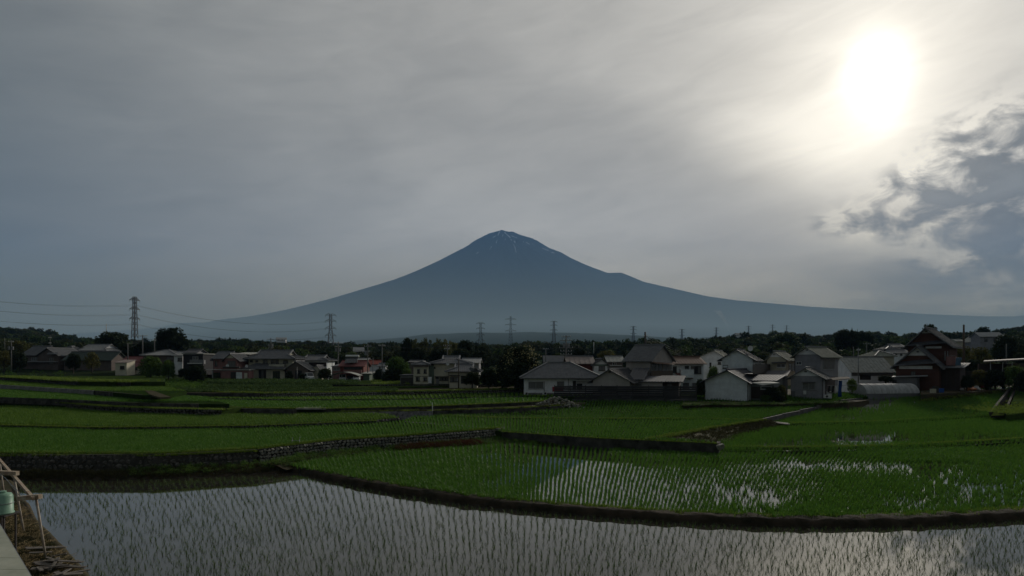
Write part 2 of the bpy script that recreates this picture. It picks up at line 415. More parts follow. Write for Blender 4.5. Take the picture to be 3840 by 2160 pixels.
# ------------------------------------------------------------------ terraces
def crop(x0, y0, s): return lambda x, y: (x0+x*s, y0+y*s)
c1 = crop(0,1080,.31056); c2 = crop(700,1200,.24845); c3 = crop(1240,1200,.2795); c4 = crop(1900,1200,.28727)
c5 = crop(2560,1180,.28727); c6 = crop(3100,1180,.28727); k1 = crop(0,1400,.37267); k3 = crop(880,1440,.41149); k4 = crop(1840,1440,.40373); k5 = crop(2800,1440,.40373)
def water_mat(name, mud=(.030,.028,.022), refl=.5):
    mt = bpy.data.materials.new(name); mt.use_nodes = True; t_ = mt.node_tree; t_.nodes.clear(); A = t_.nodes.new; L = t_.links.new
    d = A('ShaderNodeBsdfDiffuse'); d.inputs[0].default_value = (*mud, 1)
    g = A('ShaderNodeBsdfGlossy'); g.inputs['Roughness'].default_value = .02; g.inputs[0].default_value = (1,.98,.93,1)
    f = A('ShaderNodeFresnel'); f.inputs[0].default_value = 1.5
    mr = A('ShaderNodeMapRange'); mr.inputs[1].default_value = .1; mr.inputs[2].default_value = .5; mr.inputs[3].default_value = .09; mr.inputs[4].default_value = .68
    ms = A('ShaderNodeMixShader'); o = A('ShaderNodeOutputMaterial')
    tcn = A('ShaderNodeTexCoord'); n = A('ShaderNodeTexNoise'); n.inputs['Scale'].default_value = 1.3; n.inputs['Detail'].default_value = 3
    b = A('ShaderNodeBump'); b.inputs['Strength'].default_value = .035; b.inputs['Distance'].default_value = .02
    L(tcn.outputs['Object'], n.inputs['Vector']); L(n.outputs[0], b.inputs['Height']); L(b.outputs[0], g.inputs['Normal'])
    L(f.outputs[0], mr.inputs[0]); L(mr.outputs[0], ms.inputs[0]); L(d.outputs[0], ms.inputs[1]); L(g.outputs[0], ms.inputs[2]); L(ms.outputs[0], o.inputs[0])
    return mt
M_water = water_mat('paddy_water')
M_mud = mat('wet_mud', (.040,.032,.024), .7, c2=(.025,.022,.015), ns=1.5, bump=.6, bs=5, spec=.3)
M_bund = mat('dyke_mud', (.050,.037,.026), .95, c2=(.014,.014,.008), spec=.1, ns=1.2, bump=.8, bs=7)
M_grass = mat('verge_grass', (.045,.075,.018), 1, c2=(.030,.042,.014), ns=.5, bump=.5, bs=9, spec=0)
M_field = mat('field_floor', (.024,.046,.011), 1, c2=(.018,.030,.010), ns=.5, bump=0, spec=0)
M_conc = mat('concrete', (.26,.25,.235), .9, c2=(.12,.115,.105), ns=.9, bump=.2, bs=6)
M_concd = mat('old_concrete', (.095,.088,.080), .95, c2=(.026,.026,.020), ns=.8, bump=.3, bs=6, spec=.05)
M_path = mat('path_dirt', (.095,.080,.060), 1, c2=(.050,.050,.028), ns=.7, bump=.3, bs=8, spec=0)
class Plane:                                     # level or gently tilted field surface
    def __init__(s, z, gy=0.0, y0=0.0): s.z, s.gy, s.y0 = z, gy, y0
    def at(s, x, y): return s.z+s.gy*(y-s.y0)
    def px(s, px, py):
        k = (py-HY)/F                             # CZ - k Y = z + gy (Y-y0)
        Y = (CZ-s.z+s.gy*s.y0)/(k+s.gy); return Vector(((px-CX)/F*Y, Y, CZ-k*Y))
def rise_slab(name, pts, pl, mt, depth, kind):
    w_ = [pl.px(*p) for p in pts]; bm = bmesh.new(); f = bm.faces.new([bm.verts.new((p.x, p.y, 0)) for p in w_])
    y0, y1 = min(p.y for p in w_), max(p.y for p in w_)
    for i in range(1, 24):
        y = y0+(y1-y0)*i/24; bmesh.ops.bisect_plane(bm, geom=bm.verts[:]+bm.edges[:]+bm.faces[:], plane_co=(0, y, 0), plane_no=(0, 1, 0))
    r = bmesh.ops.extrude_face_region(bm, geom=bm.faces[:])
    top = set(v for v in r['geom'] if isinstance(v, bmesh.types.BMVert))
    for v in bm.verts: v.co.z = pl.at(v.co.x, v.co.y)-(0 if v in top else depth)
    bmesh.ops.recalc_face_normals(bm, faces=bm.faces[:]); me = bpy.data.meshes.new(name); bm.to_mesh(me); bm.free(); me.materials.append(mt)
    return tag(link(name, me), kind=kind), [(p.x, p.y) for p in w_], pl
def slab(name, pts, pl, mt, depth=2.2, kind='structure', back=0.0):
    """pts: outline in picture measurements, laid out on the plane pl"""
    if not isinstance(pl, Plane): pl = Plane(pl)
    if isinstance(pl, Rise):
        q = []
        for a, b in zip(pts, pts[1:]+pts[:1]):
            k = 1 if abs(a[0])+abs(b[0]) > 8500 else 6
            q += [(a[0]+(b[0]-a[0])*i/k, a[1]+(b[1]-a[1])*i/k) for i in range(k)]
        return rise_slab(name, q, pl, mt, depth, kind)
    w_ = [pl.px(*p) for p in pts]
    if sum(a.x*b.y-b.x*a.y for a, b in zip(w_, w_[1:]+w_[:1])) < 0: w_ = w_[::-1]
    mb = MB(); n = len(w_); V = w_+[p-Vector((0,0,depth)) for p in w_]
    mb.add(V, [tuple(range(n))]+[(i, n+i, n+(i+1) % n, (i+1) % n) for i in range(n)])
    o = mb.build(name, mt); tag(o, kind=kind)
    return o, [(p.x, p.y) for p in w_], pl
class Rise(Plane):                               # field that lifts gently towards its far end
    def __init__(s, z, q, y1): s.z, s.q, s.y1 = z, q, y1
    def at(s, x, y): return s.z+s.q*max(0, y-s.y1)**2
    def px(s, px, py):
        k = (py-HY)/F; lo, hi = 1.0, CZ/k
        for _ in range(50):
            mid = (lo+hi)/2
            if CZ-k*mid > s.at(0, mid): lo = mid
            else: hi = mid
        return Vector(((px-CX)/F*lo, lo, CZ-k*lo))
P0 = Plane(0.0); P1 = Plane(.25); P6 = Plane(.5); P5 = Rise(.65, .0016, 85); P3 = Rise(1.42, .0016, 88); P2 = Plane(1.35)
L1 = Plane(1.5); L2 = Plane(1.9); L3 = Plane(3.3); L4 = Plane(4.15); VG = Plane(2.75); ST = Plane(2.1); M1 = Plane(2.65); M1b = Plane(2.9)
M2 = Plane(3.6); M3 = Plane(4.0); M4 = Plane(4.3); L5 = Plane(5.15); YR = Plane(2.15)
tops = {}
def field(key, name, pts, pl, mt, **k):
    tops[key] = slab(name, pts, pl, mt, **k); return tops[key]
# nearest sheet of water, lower bank on the left
field('P0', 'paddy_water', [(-900,2300),(-900,1770),(0,1762),(966,1745),(1120,1740),(1250,1775),(1456,1812),(1785,1862),(2187,1890),(2800,1935),(3365,1935),(3840,1908),(5600,1800),(5600,2300),(4200,2700),(-200,2700)], P0, M_water)
field('P1', 'paddy_water', [(1085,1752),(1250,1783),(1456,1820),(1785,1871),(1840,1876),(2187,1902),(2500,1925),(2880,1947),(3365,1946),(3840,1919),(5200,1830),(5400,1600),(3840,1640),(3100,1660),(2690,1660),(2244,1650),(1880,1625),(1500,1668)], P1, M_water)
field('P6', 'paddy_water', [(2690,1691),(3100,1692),(3400,1682),(3840,1656),(5400,1560),(5400,1500),(3840,1545),(3400,1565),(2961,1570),(2830,1598),(2690,1640)], P6, M_water)
field('P5', 'paddy_water', [(2840,1596),(2961,1594),(3300,1588),(3712,1560),(3900,1548),(5400,1450),(5400,1438),(3785,1452),(3445,1462),(3240,1478),(3060,1505),(2933,1553)], P5, M_water, depth=3)
field('P3', 'field_ground', [(1840,1569),(2200,1574),(2640,1574),(2833,1577),(2836,1575),(3149,1505),(3255,1488),(3250,1470),(2640,1500),(2100,1500),(1940,1535),(1780,1549),(1620,1562)], P3, M_field)
field('P2', 'field_ground', [(1515,1582),(1765,1600),(1880,1619),(2244,1643),(2690,1663),(2445,1642),(2700,1598),(2833,1577),(2640,1566),(2200,1566),(1840,1562),(1560,1560)], P2, M_field)
field('L1', 'field_ground', [(-1500,1700),(0,1703),(600,1703),(962,1685),(1250,1652),(1497,1637),(1700,1622),(1880,1607),(1765,1599),(1518,1581),(1400,1560),(960,1580),(0,1580),(-1500,1580)], L1, M_field)
field('L2', 'field_ground', [(-1500,1588),(0,1592),(373,1601),(745,1597),(960,1594),(1147,1586),(1411,1576),(1500,1568),(1440,1555),(1127,1540),(745,1530),(0,1505),(-1500,1480)], L2, M_field)
field('VG', 'verge', [(-1500,1470),(0,1495),(186,1506),(373,1521),(559,1529),(775,1536),(830,1537),(930,1526),(745,1510),(400,1495),(0,1480),(-1500,1455)], VG, M_grass)
field('ST', 'verge', [(780,1539),(1290,1545),(1560,1541),(1940,1531),(2160,1519),(2200,1510),(2030,1490),(1290,1515),(930,1520),(790,1530)], ST, M_path)
field('L3', 'field_ground', [(-1500,1465),(0,1490),(200,1496),(484,1510),(745,1515),(860,1515),(760,1490),(533,1474),(354,1470),(0,1450),(-1500,1425)], L3, M_field)
field('L4', 'field_ground', [(-1500,1415),(0,1443),(354,1465),(533,1482),(620,1480),(700,1466),(560,1440),(300,1425),(0,1415),(-1500,1400)], L4, M_field)
field('M1', 'field_ground', [(740,1512),(900,1528),(1210,1531),(1600,1522),(1940,1508),(2085,1500),(2085,1484),(1960,1482),(1500,1488),(975,1490),(760,1492)], M1, M_field)
field('M1b', 'field_ground', [(600,1476),(760,1493),(1100,1499),(1500,1497),(1960,1485),(2085,1488),(2640,1488),(2640,1440),(1960,1452),(1500,1470),(975,1476),(760,1478)], M1b, M_field)
field('M2', 'garden_ground', [(560,1458),(700,1474),(1000,1474),(1500,1468),(1962,1458),(2050,1440),(1800,1436),(1240,1440),(600,1445)], M2, M_path)
field('M3', 'garden_ground', [(560,1444),(900,1455),(1240,1456),(1700,1446),(1960,1441),(1960,1432),(1240,1430),(560,1430)], M3, M_grass)
field('M4', 'garden_ground', [(520,1430),(900,1437),(1240,1443),(1700,1441),(1962,1437),(2100,1425),(2100,1408),(1240,1408),(520,1408)], M4, M_grass)
field('L5', 'verge', [(-1500,1395),(0,1412),(290,1430),(400,1432),(490,1431),(620,1432),(620,1405),(-1500,1385)], L5, M_grass)
field('YR', 'yard', [(2560,1523),(2640,1519),(2810,1519),(3180,1511),(3260,1500),(3260,1440),(2560,1440)], YR, M_soil)
YSP = Plane(3.35, .03, 120)
field('YS', 'yard', [(3452,1480),(3600,1472),(3787,1462),(5400,1430),(5400,1415),(3452,1420)], YSP, M_soil, depth=3)
# dirt ramps between the terraces
slab('path', [(540,1461),(560,1478),(600,1490),(640,1488),(560,1460)], Plane(4.2), M_path, .25)
slab('path', [(690,1484),(720,1492),(775,1505),(850,1530),(830,1524),(770,1499),(720,1482)], Plane(2.95), M_path, .25)
# ---- walls that hold the terraces
def wall_line(pts, pl, n=2):
    w_ = [pl.px(*p) for p in pts]; out_ = []
    for a, b in zip(w_, w_[1:]):
        k = max(1, int((b-a).length/1.5))
        for i in range(k): out_.append(a.lerp(b, i/k))
    out_.append(w_[-1]); return out_
def wall_mesh(pts, zt, zb, thick, jag=0.0, batter=0.0, seed=0, lip=.03):
    r_ = random.Random(seed); mb = MB(); n = len(pts); V = []
    for i, p in enumerate(pts):
        d = (pts[min(i+1, n-1)]-pts[max(i-1, 0)]); d.z = 0; d.normalize(); nrm = Vector((d.y, -d.x, 0))
        j = r_.uniform(-jag, jag); zt_ = (zt(p.x, p.y) if callable(zt) else zt); zb_ = (zb(p.x, p.y) if callable(zb) else zb)
        f = p+nrm*(thick+j*.5); b = p-nrm*.12
        V += [(b.x, b.y, zt_+lip), (f.x, f.y, zt_+lip+j), (f.x+nrm.x*batter, f.y+nrm.y*batter, zb_-.25)]
    F_ = []
    for i in range(n-1):
        a = 3*i; b = a+3; F_ += [(a, a+1, b+1, b), (a+1, a+2, b+2, b+1)]
    F_ += [(0, 2, 1), (3*n-3, 3*n-2, 3*n-1)]
    mb.add(V, F_); return mb
def wall(name, label, cat, pts, pl, zb, mt, thick=.2, parts=None, **k):
    P = wall_line(pts, pl); o = wall_mesh(P, pl.at, zb, thick, **k).build(name, mt)
    return tag(o, label, cat, kind='thing'), P
def rock_meshes(n, seed, sx=1, sy=1, sz=1):
    out_ = []; r_ = random.Random(seed)
    for k in range(n):
        bm = bmesh.new()
        for i in range(15):
            v = Vector((r_.gauss(0,1), r_.gauss(0,1), r_.gauss(0,1))).normalized()
            v = Vector([math.copysign(abs(c)**.72, c) for c in v])*r_.uniform(.88, 1.05)*.5
            bm.verts.new((v.x*sx, v.y*sy, v.z*sz))
        r = bmesh.ops.convex_hull(bm, input=bm.verts)
        bmesh.ops.delete(bm, geom=[v for v in bm.verts if not v.link_faces], context='VERTS')
        me = bpy.data.meshes.new('stone'); bm.to_mesh(me); bm.free()
        out_.append(me)
    return out_
M_stone = mat('field_stone', (.26,.245,.21), .9, c2=(.09,.095,.07), ns=3.0, bump=.4, bs=10, rand=.35)
M_stoned = mat('dark_stone', (.135,.125,.110), .95, c2=(.045,.045,.034), ns=2.0, bump=.5, bs=9, rand=.35)
M_gap = mat('wall_gaps', (.022,.021,.018), .95, ns=2)
ROCKS = rock_meshes(9, 3); 
for q in ROCKS: q.materials.append(M_stone)
ROCKD = rock_meshes(7, 5)
for q in ROCKD: q.materials.append(M_stoned)
def stones(parent, P, zt, zb, thick, h, wmin, wmax, rocks, batter=0.0, seed=1, maxparts=300, tile=None, part_sel=None):
    """courses of stones set into the face of a wall: single parts first, the rest as one joined part"""
    r_ = random.Random(seed); L_ = [0]
    for a, b in zip(P, P[1:]): L_.append(L_[-1]+(b-a).length)
    spots = []; s = 0.0; rows = None
    zt0 = zt(P[0].x, P[0].y); zb0 = zb if not callable(zb) else zb(P[0].x, P[0].y)
    rows = max(1, round((zt0-zb0)/h)); hh = (zt0-zb0)/rows
    for k in range(rows):
        s = r_.uniform(0, wmax)*.5
        while s < L_[-1]:
            wd = r_.uniform(wmin, wmax); c = s+wd/2
            if c > L_[-1]: break
            i = max(0, int(np.searchsorted(L_, c))-1); i = min(i, len(P)-2)
            f = (c-L_[i])/(L_[i+1]-L_[i]); p = P[i].lerp(P[i+1], f); d = (P[i+1]-P[i]); d.z = 0; d.normalize()
            nrm = Vector((d.y, -d.x, 0)); z0 = zb0 if not callable(zb) else zb(p.x, p.y); top = zt(p.x, p.y)
            z = top-hh*(k+.5)+r_.uniform(-.12, .12)*hh; fr_ = (top-z)/(top-z0+.25)
            q = p+nrm*(thick+batter*fr_-.03+r_.uniform(-.03, .05)); q.z = z
            spots.append((q, math.atan2(d.y, d.x), wd*r_.uniform(.95,1.15), hh*r_.uniform(.98, 1.25), r_.uniform(-.35, .35)))
            s += wd
    if part_sel: spots.sort(key=part_sel)
    inv = parent.matrix_world.inverted()
    rest = MB()
    for j, (q, rz, wd, ht, ti) in enumerate(spots):
        me = rocks[r_.randrange(len(rocks))]
        if j < maxparts:
            link('stone', me, parent, loc=q, rot=(0, ti, rz), scl=(wd, .3, ht))
        else:
            M_ = Matrix.Translation(q) @ Matrix.Rotation(rz, 4, 'Z') @ Matrix.Rotation(ti, 4, 'Y') @ Matrix.Diagonal((wd, .3, ht, 1))
            rest.add([M_ @ v.co for v in me.vertices], [tuple(f.vertices) for f in me.polygons])
    if len(spots) > maxparts: tag(rest.build('small_stones', rocks[0].materials[0], parent), kind='stuff')
# long wall in the middle: dark mortared left half, pale dry stones to the right
zlow = lambda x, y: 0.0 if y < 47 or x < -19 else min(.75, .0+.035*(x+19))
W1p = [(-1500,1700),(0,1703),(400,1705),(600,1703),(962,1686)]
o, P = wall('stone_wall', 'dark mortared stone wall holding the green field, behind the pale steel frame', 'wall', W1p, L1, -.1, mat('wall_mortar', (.060,.055,.048), .95, c2=(.03,.03,.022), ns=1.1, bump=.9, bs=3.5), thick=.25, batter=.35, jag=.04)
stones(o, P, L1.at, 0.0, .25, .36, .3, .55, ROCKD, batter=.3, seed=4, maxparts=300, part_sel=lambda s_: 0 if -43 < s_[0].x < -19 else 1)
W1q = [(962,1686),(1250,1653),(1497,1637),(1700,1622),(1880,1607),(1885,1600)]
o, P = wall('stone_wall', 'pale dry stone wall with a ladder against it, above leafy weeds', 'wall', W1q, L1, -.1, M_gap, thick=.15, batter=.25)
stones(o, P, L1.at, 0.15, .2, .30, .22, .46, ROCKS, batter=.2, seed=8, maxparts=300)
P = wall_line([(960,1685),(1250,1651),(1497,1636),(1880,1606)], L1)
o, P = wall('stone_wall', 'low stone wall a single course high between two green paddies, far left to centre', 'wall', [(-300,1590),(0,1592),(373,1601),(745,1597),(960,1594),(1147,1586),(1411,1576),(1500,1568)], L2, 1.45, M_gap, thick=.12)
stones(o, P, L2.at, 1.5, .15, .40, .32, .6, ROCKD, seed=11, maxparts=300)
# bund of concrete behind the right-hand weeds
o, P = wall('retaining_wall', 'long dark concrete wall at the back of the reflecting paddy, ending in a round stone', 'wall', [(1885,1619),(2244,1643),(2690,1663),(2694,1655)], P2, .1, M_concd, thick=.22, jag=.012)
tag(link('boulder', rock_meshes(1, 33)[0], None, loc=P2.px(2692,1669)+Vector((.1,-.25,-.1)), scl=(.9,.7,.75)), 'rounded boulder standing at the right end of the long dark concrete wall', 'boulder')
bpy.data.objects['boulder'].data.materials.append(M_stone)
def panel_wall(name, label, pts, pl, zb, mt, seg=None, thick=.18, gap=.05):
    """wall cast in panels with open joints"""
    w_ = [pl.px(*p) for p in pts]; r0 = tag(empty(name, w_[0], 0, label, 'wall'), kind='thing')
    for a, b in zip(w_, w_[1:]):
        L_ = (b-a).length; n = max(1, round(L_/seg)); d = (b-a); d.z = 0; d.normalize(); nrm = Vector((d.y, -d.x, 0)); rz = math.atan2(d.y, d.x)
        for i in range(n):
            s0, s1 = L_*i/n+gap/2, L_*(i+1)/n-gap/2; p0 = a.lerp(b, (i+.5)/n)
            zz = zb(p0.x, p0.y) if callable(zb) else zb
            q = MB().box(-(s1-s0)/2, (s1-s0)/2, -thick, .1, -(p0.z-zz)-.25, .04+.01*rnd.random())
            q.build('wall_panel', mt, r0, loc=p0-w_[0], rot=(0, 0, rz))
        mb = MB(); a2 = a-w_[0]-nrm*-.02; b2 = b-w_[0]-nrm*-.02
        mb.bar(a2-Vector((0,0,.6)), b2-Vector((0,0,.6)), .2, 1.1); mb.build('backing', M_gap, r0)
    return r0
panel_wall('retaining_wall', 'concrete panel wall running away to the right between two paddies beside the plank bridge', [(2836,1576),(2933,1554),(3060,1525),(3149,1506),(3255,1486)], P3, lambda x, y: P5.at(x, y), mat('stained_concrete', (.135,.125,.125), .95, c2=(.06,.055,.055), ns=.7, bump=.3), seg=9.5)
panel_wall('retaining_wall', 'pale concrete panel wall on the far left terraces with vertical seams', [(-900,1424),(0,1443),(354,1465)], L4, 3.3, M_conc, seg=5.2)
o, P = wall('retaining_wall', 'dark terrace wall continuing right of the pale concrete panels', 'wall', [(356,1465),(533,1481)], L4, 3.2, M_concd, thick=.15, jag=.02)
o, P = wall('stone_wall', 'rough dark stone wall below the second terrace on the left', 'wall', [(-900,1480),(0,1495),(186,1506),(373,1521),(559,1529),(775,1536),(830,1537)], VG, 1.8, M_gap, thick=.15, jag=.05)
stones(o, P, VG.at, 1.9, .18, .42, .4, .8, ROCKD, seed=12, maxparts=0)
o, P = wall('retaining_wall', 'narrow dark wall above the grassy strip on the left terraces', 'wall', [(-900,1474),(0,1490),(200,1496),(484,1510),(745,1515)], L3, 2.6, M_concd, thick=.15, jag=.02)
o, P = wall('stone_wall', 'dark stone wall under the leafy bank in front of the far left house', 'wall', [(-900,1402),(0,1412),(290,1430)], L5, 4.1, M_gap, thick=.15, jag=.05)
stones(o, P, L5.at, 4.2, .18, .42, .4, .8, ROCKD, seed=13, maxparts=0)
o, P = wall('retaining_wall', 'straight dark concrete wall behind the small white post on the left terraces', 'wall', [(295,1430),(490,1432)], L5, 4.1, M_concd, thick=.15, jag=.02)
o, P = wall('retaining_wall', 'concrete wall in old blocks under the left end of the middle paddy', 'wall', [(775,1533),(900,1532),(1100,1537),(1110,1536)], Plane(2.62), 2.0, M_concd, thick=.15, jag=.05)
o, P = wall('retaining_wall', 'long dark wall holding the smooth middle paddy', 'wall', [(1210,1531),(1600,1522),(1940,1508),(2085,1500)], M1, 2.0, M_concd, thick=.15, jag=.02)
o, P = wall('retaining_wall', 'pitted grey concrete wall left of the white stake', 'wall', [(1285,1546),(1620,1542)], ST, 1.2, mat('pitted_concrete', (.21,.195,.20), .95, c2=(.07,.065,.065), ns=2.2, bump=.8), thick=.2, batter=.5)
o, P = wall('retaining_wall', 'dark wall right of the white stake, below the stone heap', 'wall', [(1622,1542),(1940,1532),(2060,1525),(2160,1519)], ST, 1.3, M_concd, thick=.15, jag=.04)
o, P = wall('stone_wall', 'knee-high line of stones between the two upper middle paddies', 'wall', [(760,1494),(1100,1499),(1500,1497),(1960,1486)], M1b, 2.6, M_gap, thick=.1, jag=.03)
stones(o, P, M1b.at, 2.65, .12, .26, .3, .6, ROCKD, seed=14, maxparts=0)
o, P = wall('stone_wall', 'long cobbled stone wall below the vegetable plots in the centre', 'wall', [(975,1474),(1240,1473),(1500,1468),(1962,1458)], M2, 2.8, M_gap, thick=.15, jag=.04)
stones(o, P, M2.at, 2.9, .18, .36, .28, .5, ROCKS, seed=15, maxparts=0)
o, P = wall('retaining_wall', 'short dark edge wall below the vegetable plots, left of the cobbled wall', 'wall', [(640,1467),(700,1474),(975,1475)], M2, 2.8, M_concd, thick=.12, jag=.03)
o, P = wall('stone_wall', 'low stone wall in front of the cream houses in the centre', 'wall', [(1240,1443),(1500,1442),(1700,1441),(1850,1439)], M4, 3.5, M_gap, thick=.15, jag=.04)
stones(o, P, M4.at, 3.6, .18, .36, .3, .6, ROCKD, seed=16, maxparts=0)
# ---- mud dyke between the water sheets, and the smaller ridges
def ridge(name, label, cat, pts, z0, wt, wb, ht, mt, seed=0, kind=None, jag=.05, off=0.0, step=.6):
    r_ = random.Random(seed); w_ = [Plane(z0).px(*p) if not isinstance(z0, Plane) else z0.px(*p) for p in pts]; P = []
    for a, b in zip(w_, w_[1:]):
        k = max(1, int((b-a).length/step)); P += [a.lerp(b, i/k) for i in range(k)]
    P.append(w_[-1]); n = len(P); V = []
    for i, p in enumerate(P):
        d = P[min(i+1, n-1)]-P[max(i-1, 0)]; d.z = 0; d.normalize(); nr = Vector((d.y, -d.x, 0))
        g = lambda s_: noise.noise(Vector((p.x*1.3, p.y*1.3, s_)))*jag*2
        for o_, z_ in ((-wb/2+g(1), -.5), (-wt/2+g(2), ht+g(3)), (-wt/6, ht+jag*.6+g(6)), (wt/5, ht+jag*.4+g(7)), (wt/2+g(4), ht+g(5)*.8), (wt/2+(wb-wt)*.3+g(8), ht*.45), (wb/2+g(8), -.5)):
            q = p+nr*(o_+off); V.append((q.x, q.y, p.z+z_))
    m_ = 7; F_ = [(i*m_+j, i*m_+j+1, (i+1)*m_+j+1, (i+1)*m_+j) for i in range(n-1) for j in range(m_-1)]
    F_ += [tuple(range(m_))[::-1], tuple(range((n-1)*m_, n*m_))]
    o = MB().add(V, F_).build(name, mt, sm=True)
    return tag(o, label, cat, kind=kind), P
D1 = [(1040,1748),(1085,1757),(1150,1768),(1250,1794),(1350,1815),(1456,1835),(1620,1862),(1785,1885),(1980,1905),(2187,1922),(2500,1945),(2880,1963),(3120,1966),(3365,1961),(3620,1949),(3840,1935),(4700,1880)]
o, DYKE = ridge('dyke', None, None, D1, P0, .95, 1.5, .36, M_bund, kind='structure', jag=.075, step=.3)
ridge('dyke', None, None, [(2694,1690),(2900,1693),(3100,1692),(3400,1684),(3640,1670),(3840,1657),(5000,1590)], P1, .5, .8, .36, M_grass, kind='structure', jag=.05)
ridge('dyke', None, None, [(2925,1600),(2961,1597),(3300,1589),(3712,1563),(3840,1556),(5000,1480)], P6, .4, .7, .27, M_grass, kind='structure', jag=.04)
ridge('dyke', None, None, [(1640,1563),(1840,1571),(2200,1575),(2640,1575),(2830,1580)], P2, .4, .7, .16, M_grass, kind='structure', jag=.03)
ridge('kerb', None, None, [(1518,1583),(1765,1601),(1875,1610)], L1, .22, .26, .10, M_conc, kind='structure', jag=.005)
# grass bank in front of the plank bridge
def bank(name, top, tpl, bot, bpl, mt, n=40, rough=.12, kind='structure'):
    a = [tpl.px(*p) for p in top]; b = [bpl.px(*p) for p in bot]
    def samp(P, f):
        L_ = [0]
        for u, v in zip(P, P[1:]): L_.append(L_[-1]+(v-u).length)
        c = f*L_[-1]; i = min(len(P)-2, max(0, int(np.searchsorted(L_, c))-1)); return P[i].lerp(P[i+1], (c-L_[i])/(L_[i+1]-L_[i]))
    V = []; m_ = 7
    for i in range(n+1):
        u, v = samp(a, i/n), samp(b, i/n)
        for j in range(m_):
            q = u.lerp(v, j/(m_-1)); q.z += math.sin(j/(m_-1)*math.pi)*.12+noise.noise(q*1.1)*rough*(0 < j < m_-1); V.append(q)
    o = MB().add(V, [(i*m_+j, (i+1)*m_+j, (i+1)*m_+j+1, i*m_+j+1) for i in range(n) for j in range(m_-1)]).build(name, mt, sm=True)
    return tag(o, kind=kind), V
M_bank = mat('dry_bank', (.105,.090,.045), .95, c2=(.050,.062,.022), ns=1.0, bump=.9, bs=7)
o, BANKV = bank('bank', [(2420,1645),(2640,1606),(2760,1588),(2833,1577),(2860,1572)], Plane(1.52), [(2690,1668),(2720,1664),(2800,1630),(2870,1612),(2945,1598)], P6, M_bank)
# weedy slope below the middle stone wall
o, WEEDV = bank('bank', [(975,1738),(1150,1702),(1497,1670),(1880,1640),(2244,1668),(2690,1682)], Plane(.5), [(1078,1762),(1130,1748),(1193,1733),(1333,1721),(1415,1704),(1641,1688),(1940,1669),(2244,1680),(2688,1693)], P1, M_soil, n=90)
o, FOOTV = bank('bank', [(-1200,1775),(0,1768),(400,1768),(940,1740),(1020,1735)], Plane(.42), [(-1200,1800),(0,1800),(400,1800),(700,1790),(960,1778),(1080,1770)], P0, M_bund, n=70)
# left bank beside the nearest water
LB = [(-1200,1790),(30,1800),(75,1868),(100,1890),(130,1950),(170,1995),(215,2040),(262,2092),(330,2168),(420,2300),(600,2700),(-1200,2700)]
tag(slab('bank', [(p[0]+8*math.sin(i*2.3), p[1]) for i, p in enumerate(LB)], Plane(.3), M_soil)[0], kind='structure')
o, LBV = bank('bank', [(22,1800),(68,1868),(92,1890),(122,1950),(162,1995),(205,2040),(250,2092),(318,2168),(400,2300)], Plane(.31), [(50,1806),(84,1872),(112,1892),(138,1950),(180,1992),(228,2040),(276,2092),(345,2168),(440,2300)], P0, M_soil, n=60, rough=.1)
# ------------------------------------------------------------------ rice
def blade(mb, x, y, h, lean, az_, wd, segs=3, z0=-.02, mt=None):
    pts = []; c, s = math.cos(az_), math.sin(az_)
    for k in range(segs+1):
        t_ = k/segs; r = lean*t_**1.8; pts.append((x+c*r, y+s*r, z0+h*t_*(1-.12*t_*abs(lean)/max(h, .01))))
    V = []; fs = []
    for k, p in enumerate(pts[:-1]):
        wk = wd*(1-.6*k/segs); V += [(p[0]-s*wk, p[1]+c*wk, p[2]), (p[0]+s*wk, p[1]-c*wk, p[2])]
    V.append(pts[-1])
    for k in range(segs-1): fs.append((2*k, 2*k+1, 2*k+3, 2*k+2))
    fs.append((2*segs-2, 2*segs-1, 2*segs))
    mb.add(V, fs, mt)
def clump(name, n, h, spread, wd, lean, seed, mt, segs=3):
    r_ = random.Random(seed); mb = MB()
    for i in range(n):
        a = r_.uniform(0, 6.283); rr = spread*math.sqrt(r_.random())
        blade(mb, rr*math.cos(a), rr*math.sin(a), h*r_.uniform(.6, 1.1), lean*r_.uniform(.2, 1.3), a+r_.gauss(0, .7), wd*r_.uniform(.7, 1.2), segs)
    return mb.mesh(name, mt)
M_seed = mat('rice_seedling', (.070,.125,.030), .6, c2=(.048,.085,.022), ns=3, spec=.2, trans=.25, rand=.2)
M_rice = mat('rice_leaf', (.095,.210,.026), .6, c2=(.068,.160,.022), ns=3, spec=.15, trans=.3, rand=.16)
M_rice2 = mat('rice_leaf_yellow', (.18,.26,.035), .6, c2=(.12,.18,.03), ns=3, spec=.15, trans=.3, rand=.2)
SEED = [clump('rice_seedling', 5+i % 3, .24, .03, .0068, .15, 20+i, M_seed) for i in range(8)]
RICE1 = [clump('rice_clump', 10, .33, .045, .0125, .10, 40+i, M_rice) for i in range(6)]
RICE2 = [clump('rice_tuft', 14, .40, .10, .020, .16, 60+i, M_rice, 2) for i in range(5)]
M_riced = mat('rice_leaf_deep', (.078,.172,.024), .6, c2=(.056,.132,.020), ns=3, spec=.15, trans=.3, rand=.16); M_ricey = mat('rice_leaf_fresh', (.120,.215,.028), .6, c2=(.085,.165,.022), ns=3, spec=.15, trans=.3, rand=.16)
RICE2D = [clump('rice_tuft', 14, .40, .10, .020, .16, 60+i, M_riced, 2) for i in range(4)]; RICE2Y = [clump('rice_tuft', 14, .38, .10, .020, .16, 70+i, M_ricey, 2) for i in range(4)]; RICE3Y = [clump('rice_patch', 26, .45, .42, .045, .28, 90+i, M_ricey, 2) for i in range(4)]
RICE3 = [clump('rice_patch', 26, .45, .42, .045, .28, 80+i, M_rice, 2) for i in range(5)]
